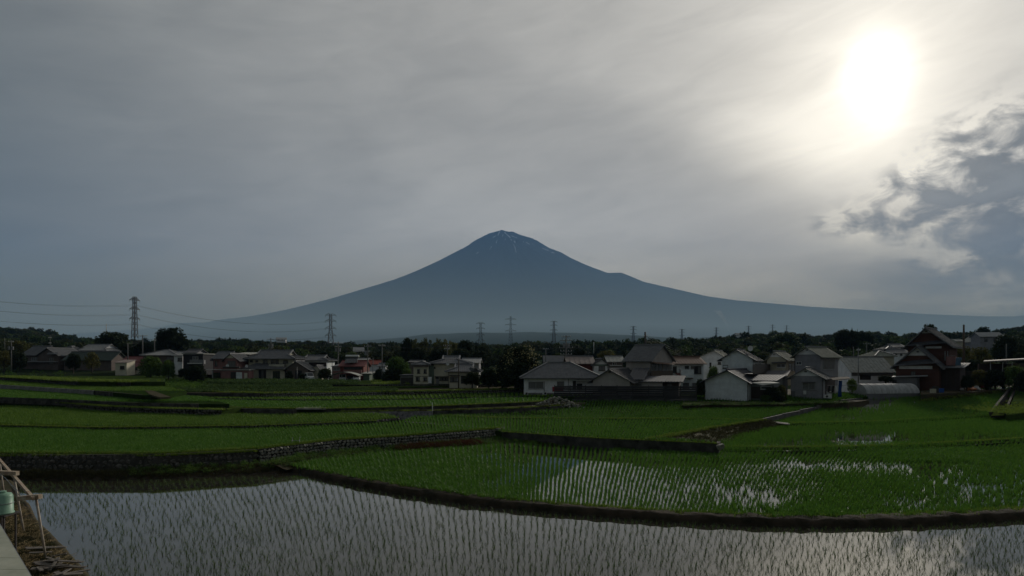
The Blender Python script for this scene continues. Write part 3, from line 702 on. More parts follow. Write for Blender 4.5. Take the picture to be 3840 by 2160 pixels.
def fan_rows(poly, pl, y0, y1, sp, st, e=.25, Yr=30.0, gap=None, jit=.03, gyp=None):
    """planted rows that spread slightly as they run away from the near bank"""
    pts = []; Y = y0
    xs0 = min(p[0] for p in poly); xs1 = max(p[0] for p in poly)
    k = max(abs(xs0), abs(xs1))*max(1, (Yr/y0)**(1+e)); N = int(k/sp)+2
    U = np.arange(-N, N+1)*sp
    rows_ = []
    while Y < y1:
        x = U*(Y/Yr)**(1+e); yy = np.full(len(x), Y)+rng.normal(0, jit*1.6, len(x))
        x = x+rng.normal(0, jit, len(x))+.02*np.sin(Y*.7+U*3); rows_.append(np.stack([x, yy], 1)); Y += st
    A = np.concatenate(rows_); A = A[inpoly(A[:, 0], A[:, 1], poly)]
    return A
def dens(A, fn):
    px = CX+F*A[:, 0]/A[:, 1]; return A[rng.random(len(A)) < fn(px, A)]
def to3(A, pl, dz=0): return [(x, y, pl.at(x, y)+dz) for x, y in A]
def vis(A, pl, m_=60):
    px = CX+F*A[:, 0]/A[:, 1]; py = HY+F*(CZ-np.array([pl.at(x, y) for x, y in A]))/A[:, 1]
    return A[(px > -m_) & (px < 3840+m_) & (py < 2160+m_*2)]
# nearest paddy: 300 single seedlings, the rest as one planting
inner = [tuple(P0.px(*p))[:2] for p in [(352,2230),(300,2120),(270,2075),(240,2030),(190,1980),(150,1925),(110,1880),(75,1830),(50,1806),(400,1806),(700,1798),(960,1786),(1075,1776),(1150,1790),(1250,1812),(1456,1852),(1785,1904),(2187,1942),(2880,1984),(3365,1984),(3840,1958),(4300,1930),(4300,2400),(352,2400)]]
A = fan_rows(inner, P0, 22, 48, .30, .27, jit=.045); A = vis(A, P0)
A = dens(A, lambda px, A: np.clip(.90-.22*(px < 700), 0, 1)*(1-.8*((px < 330+(A[:, 1]-25)*0) & (A[:, 1] < 33))))
hid = noise_ = np.array([noise.noise(Vector((x*.25, y*.25, 2))) for x, y in A]); A = A[(hid > -.62)]
d_ = np.hypot(A[:, 0]*.6, A[:, 1]); o_ = np.argsort(d_); near, rest = A[o_[:300]], A[o_[300:]]
for x, y in near:
    s_ = rnd.uniform(.8, 1.25)
    o = link('rice_seedling', SEED[rnd.randrange(8)], None, (x, y, 0), (rnd.gauss(0,.08), rnd.gauss(0,.08), rnd.uniform(0, 6.28)), (s_, s_, s_))
    tag(o, 'young rice seedling standing in the nearest sheet of water', 'rice plant', 'rice seedlings in the nearest flooded paddy')
o = scatter('rice_seedlings', to3(rest, P0), SEED, scls=rng.uniform(.6, 1.35, len(rest)), tilt=.14); tag(o, kind='stuff')
# second paddy: denser plants, open water showing between rows in places
def rice(key, y0, y1, sp, st, src, fn=None, e=.25, sc_=(.85, 1.2), dz=0, jit=.04, wide=False):
    _, poly, pl = tops[key]; A = fan_rows(poly, pl, y0, y1, sp, st, e, Yr=(y0+y1)/2, jit=jit); A = vis(A, pl)
    if fn: A = dens(A, lambda px, A: fn(px, HY+F*(CZ-pl.z)/A[:, 1]))
    vg = np.array([noise.noise(Vector((x*.09, y*.09, 11)))+.6*noise.noise(Vector((x*.35, y*.35, 12))) for x, y in A]); S_ = (rng.uniform(*sc_, len(A))*(1+.32*vg)).reshape(-1, 1)*np.ones((1, 3))
    if wide: px = CX+F*A[:, 0]/A[:, 1]; py = HY+F*CZ/A[:, 1]; k = np.clip((2150-px)/450, 0, 1)-.25*np.clip((px-2500)/400, 0, 1)+.8*np.clip((1755-py)/40, 0, 1)*(px > 2300); S_[:, :2] *= (1.4+1.2*np.clip(k+.9*vg, 0, 1)).reshape(-1, 1); S_[:, 2] *= 1+.2*np.clip(k, 0, 1)
    o = scatter('rice_crop', to3(A, pl, dz), src, scls=S_, tilt=.08); tag(o, kind='stuff'); return o
def patchy(px, py, s_=.02, seed=0): return np.array([noise.noise(Vector((a*s_*.5, b*s_*1.6, seed))) for a, b in zip(px, py)])
def f1(px, py):
    n = patchy(px, py, .006, 1); d = np.full(len(px), 1.0)
    open_ = .85*np.exp(-((px-2330)/330)**2-((py-1830)/90)**2)+.6*np.exp(-((px-2050)/300)**2-((py-1710)/28)**2)+.95*np.clip((px-2400)/500, 0, 1)*(py > 1735)+.5*np.exp(-((px-3200)/500)**2-((py-1900)/60)**2)
    return np.clip(1.05-np.clip(open_, 0, 1)*(.46+n*.75), .2, 1)
rice('P1', 33, 66, .36, .19, RICE1, f1, jit=.02, wide=True)
rice('P6', 52, 100, .34, .26, RICE1, lambda px, py: np.clip(1-1.25*np.exp(-((px-3250)/210)**2-((py-1655)/36)**2)-.75*np.exp(-((px-3720)/190)**2-((py-1645)/34)**2)-1.3*np.exp(-((px-2930)/100)**2-((py-1674)/18)**2), .06, 1), sc_=(1.0, 1.45))
rice('P5', 60, 145, .45, .42, RICE2, lambda px, py: np.clip(1-1.3*np.exp(-((px-3230)/110)**2-((py-1532)/16)**2)-1.2*np.exp(-((px-3170)/70)**2-((py-1575)/14)**2)-.6*np.exp(-((px-3640)/90)**2-((py-1556)/18)**2), .02, 1))
rice('L1', 47, 78, .34, .26, RICE2, sc_=(.75, 1.05))
rice('L2', 64, 104, .42, .36, RICE2Y, sc_=(.8, 1.15))
rice('P2', 58, 90, .38, .32, RICE2, sc_=(.75, 1.05))
rice('P3', 76, 130, .50, .5, RICE2D, lambda px, py: np.clip(1-1.1*np.exp(-((px-1990)/150)**2-((py-1558)/12)**2), .1, 1), sc_=(.9, 1.3))
rice('M1', 84, 116, .7, .6, RICE3, sc_=(.55, .75))
rice('M1b', 98, 122, .8, .7, RICE3Y, sc_=(.5, .7))
rice('L3', 90, 128, .75, .6, RICE3, sc_=(.55, .75))
rice('L4', 105, 170, .9, .8, RICE3Y, sc_=(.5, .7))
# brighter grass along the edges of the fields
GRASS = [clump('grass_tuft', 12, .22, .16, .016, .12, 100+i, M_rice2, 2) for i in range(4)]
def edge_grass(pts, pl, n, wd=.5, src=GRASS, sc_=(.7, 1.3), name='verge_grass', off=0.0, dz=0):
    P = [pl.px(*p) for p in pts]; L_ = np.cumsum([0]+[(b-a).length for a, b in zip(P, P[1:])]); out_ = []
    for _ in range(n):
        c = rng.uniform(0, L_[-1]); i = min(len(P)-2, max(0, int(np.searchsorted(L_, c))-1)); p = P[i].lerp(P[i+1], (c-L_[i])/(L_[i+1]-L_[i]))
        d = (P[i+1]-P[i]).normalized(); nr = Vector((d.y, -d.x, 0)); q = p-nr*(off+abs(rng.normal(0, wd))); out_.append((q.x, q.y, pl.at(q.x, q.y)+dz))
    return tag(scatter(name, out_, src, scls=rng.uniform(*sc_, n), tilt=.1), kind='stuff')
edge_grass([(-300,1700),(0,1703),(600,1703),(962,1685),(1250,1652),(1497,1637),(1880,1607)], L1, 5200, .55)
edge_grass([(1650,1563),(1840,1571),(2200,1575),(2640,1575),(2833,1580)], P2, 1500, .3, dz=.12)
edge_grass([(2694,1688),(2900,1691),(3100,1690),(3400,1682),(3640,1668),(3900,1653)], P1, 1400, .3, dz=.3)
edge_grass([(2961,1594),(3300,1587),(3712,1561),(3900,1551)], P6, 900, .3, dz=.24)
edge_grass([(740,1528),(1210,1533),(1600,1524),(1940,1510),(2085,1502)], M1, 900, .3)
edge_grass([(0,1497),(186,1508),(373,1523),(559,1531),(830,1538)], VG, 1600, .8)
edge_grass([(0,1414),(290,1431),(490,1433)], L5, 1800, 2.5, sc_=(1.5, 3))
SPK = [clump('dyke_weed', 5, .12, .05, .01, .05, 120+i, M_rice2, 2) for i in range(4)]
pts = []
for _ in range(5200):
    i = rng.integers(0, len(DYKE)-1); p = DYKE[i].lerp(DYKE[i+1], rng.random()); d = (DYKE[i+1]-DYKE[i]).normalized(); nr = Vector((d.y, -d.x, 0))
    q = p+nr*(rng.normal(-.42, .22)); pts.append((q.x, q.y, .30))
tag(scatter('verge_grass', pts, SPK, scls=rng.uniform(.6, 2.6, len(pts)), tilt=.25), kind='stuff')
# weeds: leafy clumps on the slope under the middle wall
def leafy(name, n, r, h, lf, seed, mt):
    r_ = random.Random(seed); mb = MB()
    for i in range(n):
        a = r_.uniform(0, 6.283); rr = r*math.sqrt(r_.random()); z = h*r_.random()**.7*(1.1-(rr/r)**2*.7); c = Vector((rr*math.cos(a), rr*math.sin(a), z))
        n_ = Vector((r_.gauss(0,.6), r_.gauss(0,.6), 1)).normalized(); t_ = n_.cross(Vector((r_.gauss(0,1), r_.gauss(0,1), .1))).normalized(); b_ = n_.cross(t_); s_ = lf*r_.uniform(.6, 1.3)
        mb.add([c-t_*s_, c-b_*s_*.5, c+t_*s_, c+b_*s_*.5], [(0,1,2,3)])
    return mb.mesh(name, mt)
M_weed = leaf('weed_leaf', (.10,.19,.035), (.055,.11,.025), .35)
M_weedr = leaf('red_weed', (.085,.040,.022), (.050,.030,.018), .3)
M_weedd = leaf('dull_weed', (.055,.060,.025), (.045,.038,.020), .3)
WEED = [leafy('weed', 70, .38, .55, .055, 130+i, M_weed) for i in range(4)]
WEEDR = [clump('red_weed', 30, .5, .35, .012, .2, 140+i, M_weedr, 2) for i in range(3)]
WEEDD = [clump('dry_weed', 16, .25, .2, .012, .15, 150+i, M_weedd, 2) for i in range(3)]
def on_bank(V, m_, n, f0, f1_, j0, j1, src, sc_=(.6, 1.3), name='weeds'):
    rows_ = len(V)//m_; out_ = []
    for _ in range(n):
        i = int(rng.uniform(f0, f1_)*(rows_-1)); i = min(i, rows_-2); j = rng.uniform(j0, j1)*(m_-1); j0_ = min(int(j), m_-2)
        a = V[i*m_+j0_].lerp(V[i*m_+j0_+1], j-j0_); b = V[(i+1)*m_+j0_].lerp(V[(i+1)*m_+j0_+1], j-j0_); out_.append(a.lerp(b, rng.random()))
    return tag(scatter(name, out_, src, scls=rng.uniform(*sc_, n), tilt=.15), kind='stuff')
on_bank(WEEDV, 7, 700, 0, .62, .1, .9, WEED, (.35, .95))
on_bank(WEEDV, 7, 1100, .0, 1, .0, 1, WEEDD, (.6, 1.4))
on_bank(WEEDV, 7, 1300, .58, 1, .0, .9, GRASS, (.6, 1.8))
on_bank(WEEDV, 7, 520, .28, .47, .5, .95, WEEDR, (.7, 1.3), 'red_weeds')
on_bank(FOOTV, 7, 1500, .2, 1, .1, .95, WEEDD, (.7, 1.5))
on_bank(FOOTV, 7, 150, .75, 1, .0, .8, WEED, (.4, .9))
on_bank(BANKV, 7, 1600, 0, 1, .15, 1, WEEDD, (.6, 1.3))
on_bank(BANKV, 7, 900, 0, 1, .0, .2, GRASS, (.7, 1.3))
# straw lying on the left bank
M_straw = mat('straw', (.34,.25,.12), .9, c2=(.20,.145,.07), ns=2)
mb = MB(); r_ = random.Random(9)
lbp = [tuple(Plane(.3).px(*p))[:2] for p in [(0,1850),(60,1875),(115,1960),(240,2090),(300,2165),(100,2300),(0,2300),(-40,2000)]]
cnt = 0
while cnt < 2400:
    x, y = r_.uniform(-30, -15), r_.uniform(24, 38)
    if not inpoly(np.array([x]), np.array([y]), lbp)[0]: continue
    if noise.noise(Vector((x*.9, y*.9, 0))) < -.12: continue
    a = r_.uniform(0, 3.14); l = r_.uniform(.15, .5); z = .33+r_.random()*.12
    mb.bar((x, y, z), (x+math.cos(a)*l, y+math.sin(a)*l, z+r_.uniform(-.06, .08)), .012, .008); cnt += 1
tag(mb.build('straw', M_straw), kind='stuff')
lbpts = []
while len(lbpts) < 900:
    x, y = r_.uniform(-34, -15), r_.uniform(22, 44)
    if inpoly(np.array([x]), np.array([y]), lbp)[0]: lbpts.append((x, y, .3))
tag(scatter('verge_grass', lbpts, WEEDD, scls=rng.uniform(.5, 1.2, 900), tilt=.3), kind='stuff')

# grass hanging over the wall tops and growing at their feet
edge_grass([(962,1684),(1250,1651),(1497,1636),(1880,1606)], L1, 900, .05, off=-.3, sc_=(.5, 1.2), dz=-.05)
edge_grass([(0,1703),(600,1703),(962,1686)], L1, 700, .06, off=-.35, sc_=(.5, 1.2), dz=-.1)
edge_grass([(1885,1640),(2244,1668),(2690,1682)], Plane(.45), 1100, .15, sc_=(.8, 2.2), src=WEEDD+GRASS)
edge_grass([(1885,1619),(2244,1643),(2690,1663)], P2, 700, .06, off=-.2, sc_=(.4, 1.0))
edge_grass([(0,1594),(373,1603),(745,1599),(960,1596),(1411,1578)], L2, 1100, .08, off=-.12, sc_=(.5, 1.1))
edge_grass([(640,1468),(975,1475),(1500,1469),(1962,1459)], M2, 900, .25, sc_=(1, 2.2))
edge_grass([(1285,1546),(1620,1542),(1940,1532),(2160,1519)], ST, 900, .35, sc_=(.7, 1.8), src=WEEDD+GRASS)
edge_grass([(2560,1524),(2640,1520),(2810,1520),(3180,1512)], YR, 500, .35, sc_=(.5, 1.2), src=WEEDD+WEED)
edge_grass([(2080,1520),(2300,1523),(2600,1522)], Plane(1.6), 500, .3, sc_=(.8, 2.0), src=WEEDD)

yf = [(3452,1480),(3600,1472),(3787,1462),(4300,1452)]
q = [YSP.px(*p) for p in yf]; out_ = []
for _ in range(1500):
    i = int(rng.integers(0, len(q)-1)); p = q[i].lerp(q[i+1], rng.random()); out_.append((p.x, p.y-abs(rng.normal(.15, .25)), P5.at(p.x, p.y)+rng.uniform(0, .3)))
tag(scatter('verge_grass', out_, WEEDD+GRASS, scls=rng.uniform(.8, 2.4, len(out_)), tilt=.2), kind='stuff')
# ------------------------------------------------------------------ buildings
kc = crop(1500,1300,.116460)
kl = crop(200,1280,.194100)
WM = {}
def wm(n, c, **k): WM[n] = mat('wall_'+n, c, .9, amt=.25, ns=k.pop('ns', .8), bump=.12, bs=12, **k)
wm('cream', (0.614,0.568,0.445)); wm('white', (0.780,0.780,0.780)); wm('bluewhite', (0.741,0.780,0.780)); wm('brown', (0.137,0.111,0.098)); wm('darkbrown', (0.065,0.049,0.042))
wm('pink', (0.260,0.137,0.124)); wm('grey', (0.273,0.267,0.280)); wm('taupe', (0.399,0.360,0.330)); wm('beige', (0.476,0.445,0.337)); wm('farm', (.105,.050,.036)); wm('maroon', (0.169,0.052,0.039)); wm('black', (0.033,0.033,0.036))
wm('green', (0.130,0.169,0.130)); wm('redbrown', (0.130,0.058,0.039)); wm('darkgrey', (0.169,0.169,0.169))  # the last one is a plain, even dark grey wall colour
RM = {}
def rm(n, c, **k): RM[n] = mat('roof_'+n, c, k.pop('rough', .75), amt=.35, ns=1.4, bump=.25, bs=7, spec=.2, **k)
rm('kawara', (0.150,0.152,0.157)); rm('kawarad', (0.094,0.094,0.099)); rm('kawarap', (0.312,0.312,0.305)); rm('maroon', (0.208,0.078,0.072)); rm('seam', (0.260,0.215,0.195)); rm('pale', (0.351,0.351,0.319))
rm('olive', (0.221,0.234,0.189)); rm('darkgreen', (0.065,0.085,0.072)); rm('slate', (0.111,0.111,0.124)); rm('tin', (0.390,0.390,0.377), rough=.7); rm('red', (0.338,0.091,0.065)); rm('brown', (0.156,0.098,0.072))
M_glass = mat('window_glass', (.022,.026,.030), .08, c2=(.03,.034,.038), ns=.5, spec=.6)
M_curt = mat('curtained_glass', (.15,.15,.145), .25, c2=(.09,.09,.09), ns=2, spec=.5, stretch=(3,1,.2))
M_alu = mat('aluminium', (.30,.30,.30), .5, ns=3, spec=.5); M_frame = mat('dark_frame', (.045,.038,.034), .6, ns=3); M_wood = mat('weathered_wood', (.10,.078,.058), .9, ns=2.5, stretch=(1,1,4), bump=.3)
M_white = mat('white_paint', (.62,.62,.60), .6, amt=.12, ns=2); M_steel = mat('galvanised', (.22,.225,.23), .5, ns=2, metal=.2); M_trim = mat('ridge_tile', (.20,.20,.205), .6, ns=3)
class House:
    def __init__(s, name, label, cr, A, B, base, cat='house', group=None):
        s.cr = cr; (xa, ya), (xb, yb) = A, B
        pa = cr(xa, base); pb = cr(xb, base)
        a = Pt(pa[0], pa[1], ya); b = Pt(pb[0], pb[1], yb)
        s.rz = math.atan2(b.y-a.y, b.x-a.x); s.o = a
        s.c, s.sn = math.cos(s.rz), math.sin(s.rz)
        s.W = math.hypot(b.x-a.x, b.y-a.y)
        s.root = empty(name, a, s.rz, label, cat, group)
        s.cl = s.loc(Vector((0, 0, CZ)))
    def loc(s, p):
        d = p-s.o; return Vector((d.x*s.c+d.y*s.sn, -d.x*s.sn+d.y*s.c, d.z))
    def ray(s, x, y):
        px, py = s.cr(x, y); d = Vector(((px-CX)/F, 1, -(py-HY)/F))
        return Vector((d.x*s.c+d.y*s.sn, -d.x*s.sn+d.y*s.c, d.z))
    def f(s, x, y, v=0.0):                       # hit the plane local y = v
        d = s.ray(x, y); t_ = (v-s.cl.y)/d.y; p = s.cl+d*t_; return p.x, p.z
    def r(s, x, y, u):                           # hit the plane local x = u
        d = s.ray(x, y); t_ = (u-s.cl.x)/d.x; p = s.cl+d*t_; return p.y, p.z
    def roof(s, planes, mt, t_=.14, ribs=.5, caps=(), name='roof', capw=.28):
        mb = MB(); rb = MB()
        for q in planes:
            q = [Vector(p) for p in q]; mb.slab(q, t_)
            if ribs and len(q) >= 3:
                e0, e1 = q[0], q[1]; r1, r0 = (q[2], q[3]) if len(q) == 4 else (q[2], q[2])
                L_ = (e1-e0).length; n = int(L_/ribs); nrm = (e1-e0).cross(r0-e0).normalized()
                if nrm.z < 0: nrm = -nrm
                up = (r0-e0) if len(q) == 4 else (q[2]-e0)
                run = (e1-e0).normalized(); perp = (up-run*up.dot(run)); H = perp.length; perp.normalize()
                ra = (r0-e0).dot(run); rb_ = (r1-e0).dot(run)
                for i in range(1, n):
                    sx = L_*i/n; top = H
                    if ra > .01 and sx < ra: top = H*sx/ra
                    if rb_ < L_-.01 and sx > rb_: top = min(top, H*(L_-sx)/(L_-rb_))
                    a = e0+run*sx+nrm*.015; b = a+perp*(top-.05)
                    if top > .3: rb.bar(a, b, .10, .075)
        o = mb.build(name, mt, s.root)
        if rb.v: tag(rb.build('tile_rows', mt, o), kind='stuff')
        for a, b in caps:
            a, b = Vector(a), Vector(b); c = MB().bar(a+Vector((0,0,.1)), b+Vector((0,0,.1)), capw, .26); c.build('ridge_cap', M_trim if mt not in (RM['maroon'], RM['red'], RM['brown'], RM['slate']) else mt, o)
        return o
    def block(s, xa, xb, ye, yr=None, yb=None, v0=0.0, d=8.0, roof='gx', wall='cream', rmat='kawara', over=.6, gover=.5, xr=None, ribs=.5, frac=.5, gw=None, t_=.14, below=1.2, caps=True, u0=None, u1=None):
        """walls from crop columns xa..xb with their top at row ye (on the plane v0) and a roof whose ridge is at row yr"""
        xm = (xa+xb)/2 if xa is not None else 0
        if u0 is None: u0 = s.f(xa, ye, v0)[0]
        if u1 is None: u1 = s.f(xb, ye, v0)[0]
        ze = s.f(xm, ye, v0)[1]; zb = -below if yb is None else s.f(xm, yb, v0)[1]
        v1 = v0+d; vm = (v0+v1)/2; um = (u0+u1)/2; wmt = WM[wall]; rmt = RM[rmat]; mb = MB()
        if roof in ('gx', 'hip', 'iri'): zr = s.f(xr if xr else xm, yr, vm)[1]
        elif roof in ('gy',): zr = s.f(xr if xr else xm, yr, v0)[1]
        elif roof == 'shed': zr = s.f(xm, yr, v1)[1]
        else: zr = ze
        a, b, c, e = u0-over, u1+over, v0-over, v1+over
        mb.box(u0, u1, v0, v1, zb, ze); planes = []; cp = []
        if roof == 'gx':
            k = (zr-ze)/(vm-v0); zl = ze-k*over+.12; a, b = u0-gover, u1+gover; z2 = zr+.12
            planes = [[(a,c,zl),(b,c,zl),(b,vm,z2),(a,vm,z2)], [(b,e,zl),(a,e,zl),(a,vm,z2),(b,vm,z2)]]
            for u in (u0, u1): mb.add([(u,v0,ze),(u,v1,ze),(u,vm,zr)], [(0,1,2)])
            cp = [((a,vm,z2),(b,vm,z2))]
        elif roof == 'gy':
            uc = um if xr is None else s.f(xr, yr, v0)[0]; z2 = zr+.12; c, e = v0-gover, v1+gover
            kl_ = (zr-ze)/(uc-u0); kr_ = (zr-ze)/(u1-uc); zl = ze-kl_*over+.12; zq = ze-kr_*over+.12
            planes = [[(a,e,zl),(a,c,zl),(uc,c,z2),(uc,e,z2)], [(b,c,zq),(b,e,zq),(uc,e,z2),(uc,c,z2)]]
            for v in (v0, v1): mb.add([(u0,v,ze),(u1,v,ze),(uc,v,zr)], [(0,1,2)])
            cp = [((uc,c,z2),(uc,e,z2))]
            s.gab = (u0, u1, uc, ze, zr, v0)
        elif roof == 'hip':
            W_ = b-a; D_ = e-c; k = min(W_, D_)/2*(2*frac); zl = ze-.05; z2 = zr
            if W_ >= D_: r0, r1 = (a+k, vm, z2), (b-k, vm, z2)
            else: r0, r1 = (um, c+k, z2), (um, e-k, z2)
            if W_ >= D_: planes = [[(a,c,zl),(b,c,zl),r1,r0], [(b,e,zl),(a,e,zl),r0,r1], [(a,e,zl),(a,c,zl),r0], [(b,c,zl),(b,e,zl),r1]]
            else: planes = [[(a,c,zl),(b,c,zl),r0], [(b,e,zl),(a,e,zl),r1], [(a,e,zl),(a,c,zl),r0,r1], [(b,c,zl),(b,e,zl),r1,r0]]
            cp = [(r0, r1), ((a,c,zl), r0), ((b,c,zl), r0 if W_ < D_ else r1)]
            if W_ >= D_: cp += [((a,e,zl), r0), ((b,e,zl), r1)]
        elif roof == 'iri':                       # hipped skirt with a gabled top, ridge along u
            zl = ze-.05; zm = ze+(zr-ze)*frac; D_ = e-c; W_ = b-a
            k = D_/2*frac; g = gw if gw else k*1.15
            A0, B0, C0, D0 = (a+g,c+k,zm), (b-g,c+k,zm), (b-g,e-k,zm), (a+g,e-k,zm)
            R0, R1 = (a+g-.5,vm,zr), (b-g+.5,vm,zr)
            planes = [[(a,c,zl),(b,c,zl),B0,A0], [(b,e,zl),(a,e,zl),D0,C0], [(a,e,zl),(a,c,zl),A0,D0], [(b,c,zl),(b,e,zl),C0,B0]]
            A1, B1, C1, D1_ = (a+g-.5,c+k,zm), (b-g+.5,c+k,zm), (b-g+.5,e-k,zm), (a+g-.5,e-k,zm)
            planes += [[A1,B1,R1,R0], [C1,D1_,R0,R1]]
            mb.add([A0,D0,(a+g,vm,zr-.1)], [(0,1,2)]); mb.add([B0,C0,(b-g,vm,zr-.1)], [(0,1,2)])
            cp = [(R0,R1),((a,c,zl),A0),((b,c,zl),B0),(A1,R0),(B1,R1),((a,e,zl),D0),((b,e,zl),C0)]
        elif roof == 'shed':
            k = (zr-ze)/d; planes = [[(a,c,ze-k*over+.1),(b,c,ze-k*over+.1),(b,e,zr+k*over+.1),(a,e,zr+k*over+.1)]]
            for u in (u0, u1): mb.add([(u,v0,ze),(u,v1,ze),(u,v1,zr)], [(0,1,2)])
        elif roof == 'flat':
            planes = [[(a,c,ze+.22),(b,c,ze+.22),(b,e,ze+.22),(a,e,ze+.22)]]; ribs = 0; t_ = .22
        wl = mb.build('wall', wmt, s.root)
        if roof != 'none': s.roof(planes, rmt, t_, ribs, cp if caps else ())
        s.last = (u0, u1, v0, v1, ze, zb, zr); return wl
    def _w(s, face, lo, hi, z0, z1, at, kind='win', mull=1, fm=None, pm=None, name='window', sill=True, dep=.07):
        fm = fm or M_alu; pm = pm or M_glass; mb = MB(); t_ = .07; sg = -1
        def bx(a0, a1, c0, c1, p, q):
            if face == 'F': mb.box(a0, a1, at-q, at-p, c0, c1)
            elif face == 'R': mb.box(at+p, at+q, a0, a1, c0, c1)
            else: mb.box(at-q, at-p, a0, a1, c0, c1)
        bx(lo, hi, z0, z0+t_, 0, dep); bx(lo, hi, z1-t_, z1, 0, dep); bx(lo, lo+t_, z0+t_, z1-t_, 0, dep); bx(hi-t_, hi, z0+t_, z1-t_, 0, dep)
        for i in range(mull):
            c = lo+(hi-lo)*(i+1)/(mull+1); bx(c-.03, c+.03, z0+t_, z1-t_, .01, dep*.9)
        if sill: bx(lo-.08, hi+.08, z0-.09, z0-.002, 0, dep+.09)
        o = mb.build(name, fm, s.root); n = mull+1
        for i in range(n):
            mb = MB(); a0 = lo+t_+(hi-lo-2*t_)*i/n+.01; a1 = lo+t_+(hi-lo-2*t_)*(i+1)/n-.01
            bx(a0, a1, z0+t_, z1-t_, .004, .03); mb.build('pane', pm if not isinstance(pm, (list, tuple)) else pm[i % len(pm)], o)
        return o
    def win(s, x0, y0, x1, y1, face='F', at=0.0, **k):
        if face == 'F': (a, z1), (b, z0) = s.f(x0, y0, at), s.f(x1, y1, at)
        else: (a, z1), (b, z0) = s.r(x0, y0, at), s.r(x1, y1, at)
        if a > b: a, b = b, a
        if abs(b-a) < .25: b = a+.5
        return s._w(face, a, b, min(z0, z1), max(z0, z1), at, **k)
    def panel(s, x0, y0, x1, y1, mt, name='door', face='F', at=0.0, t_=.06):
        if face == 'F': (a, z1), (b, z0) = s.f(x0, y0, at), s.f(x1, y1, at)
        else: (a, z1), (b, z0) = s.r(x0, y0, at), s.r(x1, y1, at)
        if a > b: a, b = b, a
        z0, z1 = min(z0, z1), max(z0, z1); mb = MB()
        if face == 'F': mb.box(a, b, at-t_, at-.002, z0, z1)
        elif face == 'R': mb.box(at+.002, at+t_, a, b, z0, z1)
        else: mb.box(at-t_, at-.002, a, b, z0, z1)
        return mb.build(name, mt, s.root)
    def pipe(s, x, y0, y1, at=0.0, face='F', mt=None):
        if face == 'F': u, z1 = s.f(x, y0, at); _, z0 = s.f(x, y1, at); p = (u, at-.08)
        else: v, z1 = s.r(x, y0, at); _, z0 = s.r(x, y1, at); p = (at+.08, v)
        return MB().bar((p[0], p[1], z0), (p[0], p[1], z1), .08, .08).build('downpipe', mt or M_frame, s.root)
    def slabroof(s, pts, mt, t_=.1, ribs=0, name='porch_roof'):
        """free roof: list of (crop x, crop y, local v)"""
        q = []
        for x, y, v in pts:
            u, z = s.f(x, y, v); q.append((u, v, z))
        return s.roof([q], mt, t_, ribs, (), name)
    def vent(s, k=.3):
        u0, u1, uc, ze, zr, v0 = s.gab; h = zr-ze
        return MB().box(uc-.22, uc+.22, v0-.05, v0-.003, zr-h*k-.1, zr-h*k+.16).build('vent', M_frame, s.root)
    def tri(s, mt, f_=.62, name='gable_panel'):
        """lighter plaster triangle standing proud at the top of the gable"""
        u0, u1, uc, ze, zr, v0 = s.gab
        zt = zr-(zr-ze)*f_; a = uc+(u0-uc)*f_; b = uc+(u1-uc)*f_; V = [(a,v0-.05,zt),(b,v0-.05,zt),(uc,v0-.05,zr-.03),(a,v0-.003,zt),(b,v0-.003,zt),(uc,v0-.003,zr-.03)]
        return MB().add(V, [(0,1,2),(5,4,3),(0,3,4,1),(1,4,5,2),(2,5,3,0)]).build(name, mt, s.root)
    def sidings(s, n, z0, z1, u0, u1, mt, v=0.0):
        mb = MB()
        for i in range(n): z = z0+(z1-z0)*i/n; mb.box(u0, u1, v-.045, v-.003, z, z+(z1-z0)/n-.05)
        return tag(mb.build('siding', mt, s.root), kind='stuff')
    def balcony(s, x0, y0, x1, y1, mt, d=1.1, at=0.0, posts=True, name='balcony', face='F'):
        if face == 'F':
            (a, z1), (b, z0) = s.f(x0, y0, at-d), s.f(x1, y1, at-d); mb = MB()
            mb.box(a, b, at-d, at-.01, z0-.12, z0); mb.box(a, b, at-d, at-d+.06, z0, z1); mb.box(a, a+.06, at-d+.06, at-.01, z0, z1); mb.box(b-.06, b, at-d+.06, at-.01, z0, z1)
        else:
            (a, z1), (b, z0) = s.r(x0, y0, at+d), s.r(x1, y1, at+d); mb = MB(); a, b = min(a, b), max(a, b)
            mb.box(at+.01, at+d, a, b, z0-.12, z0); mb.box(at+d-.06, at+d, a, b, z0, z1)
        o = mb.build(name, mt, s.root)
        r = MB()
        if face == 'F': r.bar((a, at-d+.03, z1+.12), (b, at-d+.03, z1+.12), .05)
        else: r.bar((at+d-.03, a, z1+.12), (at+d-.03, b, z1+.12), .05)
        r.build('handrail', M_alu, o); return o
def dish(label, cr, x, y, Y, r=.38):
    p = Pt(*cr(x, y), Y); o = empty('satellite_dish', p, 0, label, 'satellite dish'); mb = MB(); n = 14; V = [(0, .10, 0)]
    for k, rr in ((1, .55), (2, 1.0)):
        for j in range(n): a = 2*math.pi*j/n; V.append((rr*r*math.cos(a), .10-.10*rr*rr, rr*r*math.sin(a)))
    F_ = [(0, 1+j, 1+(j+1) % n) for j in range(n)]+[(1+j, 1+n+j, 1+n+(j+1) % n, 1+(j+1) % n) for j in range(n)]
    mb.add(V, F_).build('reflector', M_white, o, sm=True); MB().tube([(0,.1,0),(0,.3,-.1),(0,.3,-.9)], .03).build('mast', M_steel, o)
    MB().tube([(0,.1,-r*.6),(0,-.25,-.05)], .015).build('feed_arm', M_steel, o)
